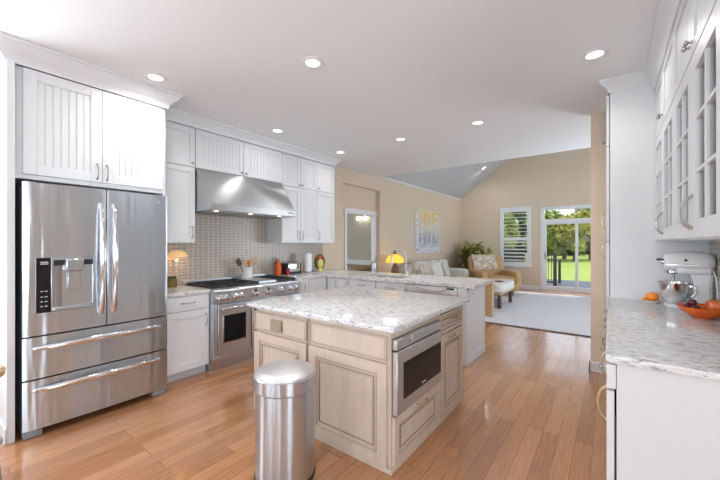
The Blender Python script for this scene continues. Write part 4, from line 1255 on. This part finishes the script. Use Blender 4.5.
Q = thing('paper_towel_holder', 'steel paper towel holder standing on the corner counter', 'paper towel holder', p)
B().lathe([(0.075, 0), (0.078, 0.006), (0.07, 0.014), (0.02, 0.016)], p, 24).build('base', 'chrome', Q)
B().cyl((p[0], p[1], z0 + 0.012), (p[0], p[1], z0 + 0.325), 0.006).ball((p[0], p[1], z0 + 0.328), 0.012).build('rod', 'chrome', Q)
b = B()
b.lathe([(0.012, 0.022), (0.064, 0.022), (0.064, 0.30), (0.012, 0.30)], p, 28)
tag(b.build('paper_towel_roll', 'paper', org=(p[0], p[1], z0 + 0.022)), 'white paper towel roll on its holder in the corner', 'paper towels')
p = place(-3.95, 4.13)
Q = thing('pineapple_figurine', 'yellow pineapple figurine with red crown before a dark green oval', 'figurine', p)
mt_ = Matrix.Rotation(-0.65, 3, 'Z')
b = B().ball((0, 0, 0), 0.1, (0.22, 0.95, 1.38), 24, 14)
for vv in b.bm.verts:
    vv.co = mt_ @ vv.co + Vector((p[0] - 0.03, p[1] + 0.02, z0 + 0.155))
b.build('backing', 'green_glaze', Q)
b = B().ball((0, 0, 0), 0.068, (0.7, 0.85, 1.25), 20, 14, 0.08)
for vv in b.bm.verts:
    vv.co = vv.co + Vector((p[0] + 0.0, p[1], z0 + 0.12))
b.build('fruit', 'yellow', Q)
b = B()
for k in range(9):
    a = 2 * PI * k / 9
    top = Vector((p[0] + 0.045 * math.cos(a), p[1] + 0.045 * math.sin(a), z0 + 0.265 + 0.02 * (k % 2)))
    b.tube([(p[0], p[1], z0 + 0.18), (p[0] + 0.02 * math.cos(a), p[1] + 0.02 * math.sin(a), z0 + 0.225), top], [0.01, 0.009, 0.001], 6)
b.build('crown', 'orange_red', Q)
B().lathe([(0.055, 0), (0.058, 0.008), (0.04, 0.018), (0.03, 0.05)], p, 20).build('foot', 'yellow', Q)
p = (-3.06, 4.44, PZ)
Q = thing('canister', 'grey steel canister on the peninsula before the doorway', 'canister', p)
B().lathe([(0.038, 0), (0.04, 0.004), (0.04, 0.15), (0.038, 0.155)], p, 24).build('body', 'steel', Q)
B().lathe([(0.041, 0.153), (0.041, 0.175), (0.03, 0.18)], p, 24).build('lid', 'steel_dark', Q)

# ------------------------------------------------------------------ ceiling lights
def downlight(x, y, lab, z=CE, rot=None, watts=24):
    Dn = thing('recessed_light', lab, 'ceiling light', (x, y, z), 'recessed ceiling lights')
    a = B().lathe([(0.062, -0.001), (0.088, -0.0005), (0.09, -0.006), (0.066, -0.012), (0.058, -0.006)], (0, 0, 0), 28)
    a.build('trim_ring', 'trim', Dn, world=False)
    B().lathe([(0.058, -0.004), (0.055, -0.007), (0.01, -0.008)], (0, 0, 0), 24).build('lens', 'lens', Dn, world=False)
    if rot:
        Dn.rotation_euler = rot
    lo = light('recessed_lamp', 'SPOT', (x, y, z - 0.03), (0, 0, 0), watts, (1, 0.98, 0.95), spot_size=2.95, spot_blend=1.0, shadow_soft_size=0.06)
    return Dn
for x, y, lab in ((-3.18, 1.26, 'recessed ceiling light above the refrigerator'), (-1.915, 1.915, 'recessed ceiling light above the island, nearest the camera'),
                  (-3.43, 2.80, 'recessed ceiling light in front of the range hood cabinets'), (-3.45, 4.07, 'recessed ceiling light beside the end of the wall cabinet row'),
                  (-2.34, 4.06, 'middle recessed ceiling light over the peninsula'), (-1.28, 4.06, 'recessed ceiling light over the right end of the peninsula'),
                  (-0.10, 3.13, 'recessed ceiling light before the tall pantry cabinet')):
    downlight(x, y, lab, watts=9 if x < -3.3 else (18 if x > -0.5 else 35))
sl = math.atan(PITCH)
downlight(-3.12, 10.46, 'recessed light on the sloping living room ceiling', EAVE - 0.15 + PITCH * (-3.12 - WX + 0.2), (0, -sl, 0))

# ------------------------------------------------------------------ living room
rug = tag(B().box(-3.15, 1.3, 6.12, 10.55, 0.0, 0.014, 0.003).build('rug', 'rug', org=(-1, 8.3, 0)), 'large pale grey striped rug on the living room floor', 'rug')
B().box(-3.155, 1.305, 6.10, 6.135, 0.0, 0.0155, 0.002).build('front_strip', 'rug_edge', rug)['label'] = 'dark front strip'  # dark strip along the front edge of the rug
# art
A = thing('canvas_painting', 'tall canvas of white birch trunks hanging on the left beige wall', 'painting', (WX + 0.002, 7.93, 1.15))
B().box(WX + 0.002, WX + 0.04, 7.93, 9.54, 1.15, 2.325).build('frame', 'trim', A)
B().box(WX + 0.0395, WX + 0.043, 7.94, 9.53, 1.16, 2.315).build('canvas', 'painting', A)
# sofa along the left wall
S = thing('sofa', 'pale beige sofa with loose cushions along the left wall', 'sofa', (-3.7, 8.4, 0))
sx0, sx1, sy0, sy1 = -4.13, -3.2, 7.0, 9.45
B().box(sx0, sx1, sy0 + 0.02, sy1 - 0.02, 0.06, 0.30, 0.03, 2).build('base', 'sofa', S)
B().soft(sx0, sx0 + 0.26, sy0, sy1, 0.25, 0.90, 0.25).build('backrest', 'sofa', S)
for y0 in (sy0, sy1 - 0.24):
    B().soft(sx0 + 0.02, sx1, y0, y0 + 0.24, 0.08, 0.70, 0.3).build('arm', 'sofa', S)
for i in range(3):
    y0 = sy0 + 0.24 + i * 0.655
    B().soft(sx0 + 0.24, sx1 - 0.005, y0, y0 + 0.648, 0.28, 0.48, 0.3).build('seat_cushion', 'sofa', S)
    B().soft(sx0 + 0.18, sx0 + 0.42, y0, y0 + 0.648, 0.46, 0.98, 0.4).build('back_cushion', 'sofa', S)
for x in (sx0 + 0.08, sx1 - 0.08):
    for y in (sy0 + 0.1, sy1 - 0.1):
        B().cyl((x, y, 0), (x, y, 0.08), 0.025).build('leg', 'dark_wood', S)
def pillow(c, w, h, t, rz, tilt, mt, lab):
    b = B().soft(-t / 2, t / 2, -w / 2, w / 2, 0, h, 0.55)
    mm = Matrix.Rotation(rz, 3, 'Z') @ Matrix.Rotation(tilt, 3, 'Y')
    for q in b.bm.verts:
        q.co = mm @ q.co + Vector(c)
    return tag(b.build('throw_pillow', mt, org=c), lab, 'pillow', 'pillows on the sofa')
pillow((-3.62, 7.55, 0.482), 0.5, 0.46, 0.14, 0.1, -0.35, 'knit', 'grey brown woven pillow at the near end of the beige sofa')
pillow((-3.60, 8.25, 0.482), 0.5, 0.46, 0.14, -0.1, -0.35, 'cream', 'cream pillow in the middle of the beige sofa')
pillow((-3.60, 8.85, 0.482), 0.5, 0.44, 0.14, 0.15, -0.35, 'sofa', 'beige pillow at the far end of the beige sofa')
# end table with the amber lamp
E_ = thing('end_table', 'small dark wood end table between the doorway and the sofa', 'table', (-3.85, 6.42, 0))
B().lathe([(0.24, 0.60), (0.25, 0.605), (0.25, 0.625), (0.245, 0.63)], (-3.85, 6.42, 0), 32).build('top', 'dark_wood', E_)
B().lathe([(0.03, 0.03), (0.03, 0.3), (0.022, 0.4), (0.04, 0.60)], (-3.85, 6.42, 0), 16).build('pedestal', 'dark_wood', E_)
B().lathe([(0.17, 0.0), (0.17, 0.02), (0.05, 0.04)], (-3.85, 6.42, 0), 24).build('foot', 'dark_wood', E_)
LP = thing('table_lamp', 'glowing amber glass table lamp with a dark base behind the faucet', 'lamp', (-3.85, 6.42, 0.63))
lx, ly = -3.85, 6.42
B().lathe([(0.10, 0.63), (0.11, 0.65), (0.09, 0.75), (0.075, 0.85), (0.05, 0.94), (0.03, 1.0)], (lx, ly, 0), 24).build('base', 'dark_wood', LP)
B().lathe([(0.20, 0.985), (0.205, 0.99), (0.19, 1.06), (0.14, 1.13), (0.05, 1.17), (0.04, 1.165), (0.13, 1.12), (0.18, 1.05), (0.195, 0.99)], (lx, ly, 0), 32).build('lamp_shade', 'amber', LP)
B().lathe([(0.05, 1.175), (0.05, 1.19), (0.02, 1.20), (0.025, 1.22), (0.006, 1.235)], (lx, ly, 0), 16).build('finial', 'dark_wood', LP)
light('table_lamp_bulb', 'POINT', (lx, ly, 1.06), (0, 0, 0), 9, (1, 0.80, 0.52), shadow_soft_size=0.04)
# tan armchair facing the room
AC = thing('armchair', 'tan leather lounge chair with a throw beside the far window', 'armchair', (-2.6, 9.75, 0))
def rot_add(b, c, rz):
    mm = Matrix.Rotation(rz, 3, 'Z')
    for q in b.bm.verts:
        q.co = mm @ q.co + Vector(c)
    return b
cc, rz = (-2.68, 9.82, 0.015), -0.85
def part_ac(name, b, mt):
    return rot_add(b, cc, rz).build(name, mt, AC)
part_ac('base', B().soft(-0.42, 0.62, -0.50, 0.50, 0.10, 0.34, 0.3), 'leather')
part_ac('seat_cushion', B().soft(-0.25, 0.66, -0.37, 0.37, 0.30, 0.50, 0.35), 'leather')
bk = B().soft(-0.12, 0.12, -0.52, 0.52, 0.0, 0.82, 0.3)
for q in bk.bm.verts:
    q.co = Matrix.Rotation(-0.28, 3, 'Y') @ q.co + Vector((-0.30, 0, 0.26))
part_ac('backrest', bk, 'leather')
for y0 in (-0.57, 0.36):
    part_ac('arm', B().soft(-0.36, 0.55, y0, y0 + 0.21, 0.14, 0.64, 0.4), 'leather')
for x in (-0.32, 0.52):
    for y in (-0.3, 0.3):
        part_ac('leg', B().cyl((x, y, 0), (x, y, 0.14), 0.025), 'dark_wood')
b = B()
for i in range(2):
    n = 12
    vs = []
    for a_ in range(n + 1):
        for k in range(n + 1):
            y = -0.44 + 0.70 * k / n
            t = a_ / n
            if t < 0.5:
                x, z = -0.56 + 0.02 * math.sin(k * 2.1), 0.50 + 1.14 * t * 0.95
            else:
                u = (t - 0.5) / 0.5
                x, z = -0.52 + 0.12 * min(1, u * 3) + 0.17 * u, 1.055 + 0.01 * math.sin(k * 1.7) - 0.50 * max(0, u - 0.15)
            vs.append((x + 0.012 * i, y + 0.015 * math.sin(a_ * 1.3), z + 0.012 * i))
    idx = [b.bm.verts.new(q) for q in vs]
    for a_ in range(n):
        for k in range(n):
            f = b.bm.faces.new((idx[a_ * (n + 1) + k], idx[a_ * (n + 1) + k + 1], idx[(a_ + 1) * (n + 1) + k + 1], idx[(a_ + 1) * (n + 1) + k]))
            f.smooth = True
rot_add(b, cc, rz)
tag(b.build('throw_blanket', 'knit', org=(-3.1, 9.8, 0.9)), 'cream and grey woven throw draped over the back of the tan chair', 'blanket')
# ottoman
O_ = thing('ottoman', 'white cushioned ottoman with dark wooden legs on the rug', 'ottoman', (-2.2, 8.0, 0))
B().box(-2.62, -1.86, 7.47, 8.55, 0.30, 0.36, 0.01).build('frame', 'wood', O_)
B().soft(-2.66, -1.80, 7.42, 8.60, 0.34, 0.56, 0.35).build('cushion', 'cream', O_)
for x in (-2.57, -1.915):
    for y in (7.53, 8.50):
        B().box(x - 0.035, x + 0.035, y - 0.035, y + 0.035, 0.0145, 0.32, 0.004).build('leg', 'dark_wood', O_)
b = B().soft(-2.56, -2.12, 7.40, 7.85, 0.36, 0.60, 0.5)
tag(b.build('throw_pillow', 'knit', org=(-2.3, 7.6, 0.5)), 'patterned cream cushion lying on the near end of the white ottoman', 'pillow')
tb = thing('tablet', 'thin dark tablet lying on the white ottoman', 'tablet', (-2.02, 7.85, 0.562))
B().box(-2.13, -1.93, 7.72, 7.98, 0.5605, 0.569, 0.003).build('case', 'black', tb)
B().box(-2.12, -1.94, 7.735, 7.965, 0.5685, 0.5700).build('screen', 'black_glass', tb)
bx = thing('storage_box', 'small pale blue fabric box on the rug under the ottoman', 'box', (-2.1, 7.55, 0.014))
B().box(-2.26, -1.97, 7.62, 7.95, 0.014, 0.22, 0.01).build('body', 'blue', bx)
B().box(-2.27, -1.96, 7.61, 7.96, 0.205, 0.235, 0.008).build('lid', 'ceramic', bx)
# light wood side cabinet just beyond the peninsula
SC_ = thing('side_cabinet', 'low light wood side cabinet standing just beyond the peninsula', 'cabinet', (-2.2, 6.75, 0.014))
B().box(-2.6, -1.80, 6.55, 6.58, 0.014, 0.70, 0.003).build('panel', 'wood', SC_)
B().box(-2.6, -1.86, 6.58, 6.92, 0.06, 0.68).build('body', 'wood', SC_)
B().box(-2.62, -1.79, 6.54, 6.95, 0.68, 0.71, 0.004).build('top', 'wood', SC_)
# plant in the far corner
PL = thing('potted_plant', 'leafy green potted plant in the far corner behind the sofa', 'plant', (-3.52, 10.85, 0))
px_, py_ = -3.52, 10.85
B().lathe([(0.17, 0), (0.18, 0.01), (0.23, 0.42), (0.24, 0.44), (0.215, 0.44), (0.17, 0.38), (0.01, 0.37)], (px_, py_, 0), 28).build('pot', 'olive', PL)
st = B()
lf = B()
rnd = random.Random(3)
def leaf(b, p, d, ln, wd):
    d = d.normalized()
    sd = d.cross(Vector((0, 0, 1)))
    sd = sd.normalized() if sd.length > 0.01 else Vector((1, 0, 0))
    up = sd.cross(d)
    q = [b.bm.verts.new(v) for v in (p, p + d * ln * 0.35 + sd * wd + up * 0.01, p + d * ln * 0.75 + sd * wd * 0.7, p + d * ln - up * ln * 0.1, p + d * ln * 0.75 - sd * wd * 0.7, p + d * ln * 0.35 - sd * wd + up * 0.01)]
    b.bm.faces.new(q)
for i in range(56):
    a = rnd.uniform(0, 2 * PI)
    sp = rnd.uniform(0.1, 0.62)
    h = rnd.uniform(0.75, 1.50) - sp * 0.35
    tip = Vector((max(px_ + sp * math.cos(a), -3.95), min(py_ + sp * math.sin(a), FW - 0.25), h))
    base = Vector((px_ + 0.06 * math.cos(a), py_ + 0.06 * math.sin(a), 0.38))
    mid = (base + tip) / 2 + Vector((0, 0, 0.15))
    st.tube([base, mid, tip], [0.008, 0.006, 0.004], 5)
    for k in range(20):
        t = rnd.uniform(0.35, 1.0)
        p = (1 - t) ** 2 * base + 2 * t * (1 - t) * mid + t * t * tip
        d = Vector((rnd.uniform(-1, 1), rnd.uniform(-1, 0.6), rnd.uniform(-0.4, 0.8)))
        leaf(lf, p, d, rnd.uniform(0.16, 0.24), rnd.uniform(0.05, 0.08))
st.build('stem', 'green_glaze', PL)
lf.build('foliage', 'leaf', PL)
# bedroom beyond the niche door
BD = thing('bed', 'bed with white rail and brown patterned cover seen through the hall doorway', 'bed', (-5.6, 7.0, 0))
B().box(-6.6, -4.75, 7.40, 7.48, 0.0, 0.95, 0.01).build('headboard', 'trim', BD)
B().soft(-6.55, -4.8, 6.30, 7.40, 0.2, 0.83, 0.15).build('cover', 'brown_pattern', BD)
VL = thing('wall_light', 'pair of glowing round globes high on the wall beyond the doorway', 'wall light', (-5.45, 7.49, 2.25))
B().box(-5.75, -5.25, 7.47, 7.499, 2.15, 2.21, 0.004).build('back_plate', 'nickel', VL)
for x in (-5.62, -5.38):
    B().cyl((x, 7.47, 2.18), (x, 7.42, 2.16), 0.012).build('arm', 'nickel', VL)
    B().ball((x, 7.40, 2.105), 0.062).build('globe', 'globe', VL)

# wooden stool at the left edge of the photo
ST = thing('stool', 'stool with round wooden seat at the left edge of the photo', 'stool', (-3.05, 0.13, 0))
sxx, syy = -3.03, 0.185
B().lathe([(0.13, 0.60), (0.15, 0.61), (0.155, 0.64), (0.14, 0.655), (0.01, 0.65)], (sxx, syy, 0), 28).build('seat', 'wood', ST)
for k in range(4):
    a = PI / 4 + k * PI / 2
    B().cyl((sxx + 0.16 * math.cos(a), syy + 0.16 * math.sin(a), 0), (sxx + 0.09 * math.cos(a), syy + 0.09 * math.sin(a), 0.61), 0.014, 0.014, 10).build('leg', 'grey_plastic', ST)
rg = B().tube([(sxx + 0.135 * math.cos(2 * PI * k / 24), syy + 0.135 * math.sin(2 * PI * k / 24), 0.2) for k in range(25)], 0.008)
rg.build('foot_ring', 'grey_plastic', ST)

# ------------------------------------------------------------------ outside
struct('ground', B().box(-60, 60, FW + 0.16, 120, -0.9, -0.55), 'lawn')
struct('deck', B().box(-4.5, 3.0, FW + 0.151, 15.3, -0.30, -0.03), 'deck')
RL = thing('deck_railing', 'dark grey railing at the edge of the blue grey deck', 'railing', (-2.0, 13.6, -0.03))
for x, w_, h_ in ((-1.80, 0.03, 1.14), (-1.52, 0.05, 1.10)):
    B().box(x - w_, x + w_, 13.0, 13.1, -0.03, h_, 0.005).build('post', 'rail', RL)
B().box(-1.52, -1.44, 13.9, 13.98, -0.03, 0.85, 0.005).build('post', 'rail', RL)
for z in (1.04, 0.06):
    B().box(-1.78, -1.55, 13.03, 13.07, z, z + 0.05).build('rail', 'rail', RL)
B().box(-1.50, -1.46, 13.1, 13.9, 0.80, 0.85).build('rail', 'rail', RL)
for k in range(2):
    x = -1.72 + k * 0.09
    B().box(x, x + 0.016, 13.04, 13.06, 0.1, 1.05).build('baluster', 'rail', RL)
FE = thing('garden_fence', 'dark wooden fence seen through the lower shutter slats', 'fence', (-5.4, 17.0, -0.55))
b = B()
for k in range(24):
    b.box(-8.0 + k * 0.2, -7.81 + k * 0.2, 17.0, 17.03, -0.55, 1.15)
b.build('board', 'fence', FE)
B().box(-8.0, -3.2, 17.03, 17.07, 0.8, 0.88).box(-8.0, -3.2, 17.03, 17.07, 0.0, 0.08).build('rail', 'fence', FE)
def tree(x, y, h, r, mt, lab, seed, low=0.02, n=2600, ls=0.34, zsq=1.0):
    rn = random.Random(seed)
    T = thing('tree', lab, 'tree', (x, y, -0.55), 'trees beyond the lawn')
    tr = B()
    tr.tube([(x, y, -0.6), (x + 0.1, y, h * 0.3), (x, y, h * 0.7)], [r * 0.09, r * 0.07, r * 0.02], 8)
    for k in range(6):
        a = rn.uniform(0, 2 * PI)
        z = h * rn.uniform(0.3, 0.6)
        tr.tube([(x, y, z), (x + math.cos(a) * r * 0.4, y + math.sin(a) * r * 0.4, z + h * 0.16), (x + math.cos(a) * r * 0.75, y + math.sin(a) * r * 0.75, z + h * 0.22)], [r * 0.035, r * 0.02, r * 0.006], 6)
    tr.build('trunk', 'bark', T)
    lf = B()
    blobs = []
    for k in range(12):
        a = rn.uniform(0, 2 * PI)
        q = rn.uniform(0.15, 0.72) * r
        blobs.append((Vector((x + q * math.cos(a), y + q * math.sin(a), h * (low + (1 - low) * rn.uniform(0.12, 0.85)))), r * rn.uniform(0.36, 0.55)))
    for k in range(n):
        c, rb = blobs[k % len(blobs)]
        d = Vector((rn.gauss(0, 1), rn.gauss(0, 1), rn.gauss(0, 1))).normalized()
        p = c + d * rb * rn.uniform(0.6, 1.0)
        u = Vector((rn.uniform(-1, 1), rn.uniform(-1, 1), rn.uniform(-1, 1))).normalized()
        w_ = u.orthogonal().normalized()
        e = ls * rn.uniform(0.6, 1.2)
        lf.bm.faces.new([lf.bm.verts.new(v) for v in (p + u * e, p + w_ * e * 0.6, p - u * e, p - w_ * e * 0.6)])
    lf.build('crown', mt, T)
for a in ((-6.6, 44, 5.2, 2.6, 'tree_green', 'mid green tree at the left side of the sliding door view', 1),
          (-4.6, 48, 5.6, 2.6, 'tree_gold', 'golden green tree left of the door mullion beyond the lawn', 2),
          (-3.2, 43, 5.0, 1.9, 'tree_gold', 'small yellow leaved tree just left of the door mullion', 3),
          (-1.9, 47, 8.0, 2.2, 'tree_pale', 'pale thin leaved tree right of the door mullion', 4),
          (-9.6, 37, 5.6, 2.1, 'tree_green', 'green tree outside behind the window shutters', 5),
          (-12.5, 58, 7.5, 3.6, 'tree_dark', 'dark green tree far behind the lawn', 6),
          (1.6, 52, 8.5, 3.0, 'tree_pale', 'pale bare looking tree at the right of the garden', 7),
          (-6.0, 62, 5.0, 4.0, 'tree_dark', 'dark tree far at the back between the golden trees', 8),
          (-6.6, 27, 3.6, 1.3, 'tree_green', 'small bright green tree outside close behind the shutters', 9)):
    tree(*a)
b = B()
rn = random.Random(11)
for k in range(5000):
    x = rn.uniform(-45, 35)
    p = Vector((x, 70 + rn.uniform(-1, 1), -0.5 + rn.uniform(0, 1) ** 0.8 * (3.2 + 0.8 * math.sin(x * 0.7))))
    u = Vector((rn.uniform(-1, 1), rn.uniform(-1, 1), rn.uniform(-1, 1))).normalized()
    w_ = u.orthogonal().normalized()
    b.bm.faces.new([b.bm.verts.new(v) for v in (p + u * 0.7, p + w_ * 0.5, p - u * 0.7, p - w_ * 0.5)])
tag(b.build('hedge', 'tree_dark', org=(-5, 70, -0.55)), 'long dark hedge along the far end of the lawn', 'hedge', kind='stuff')
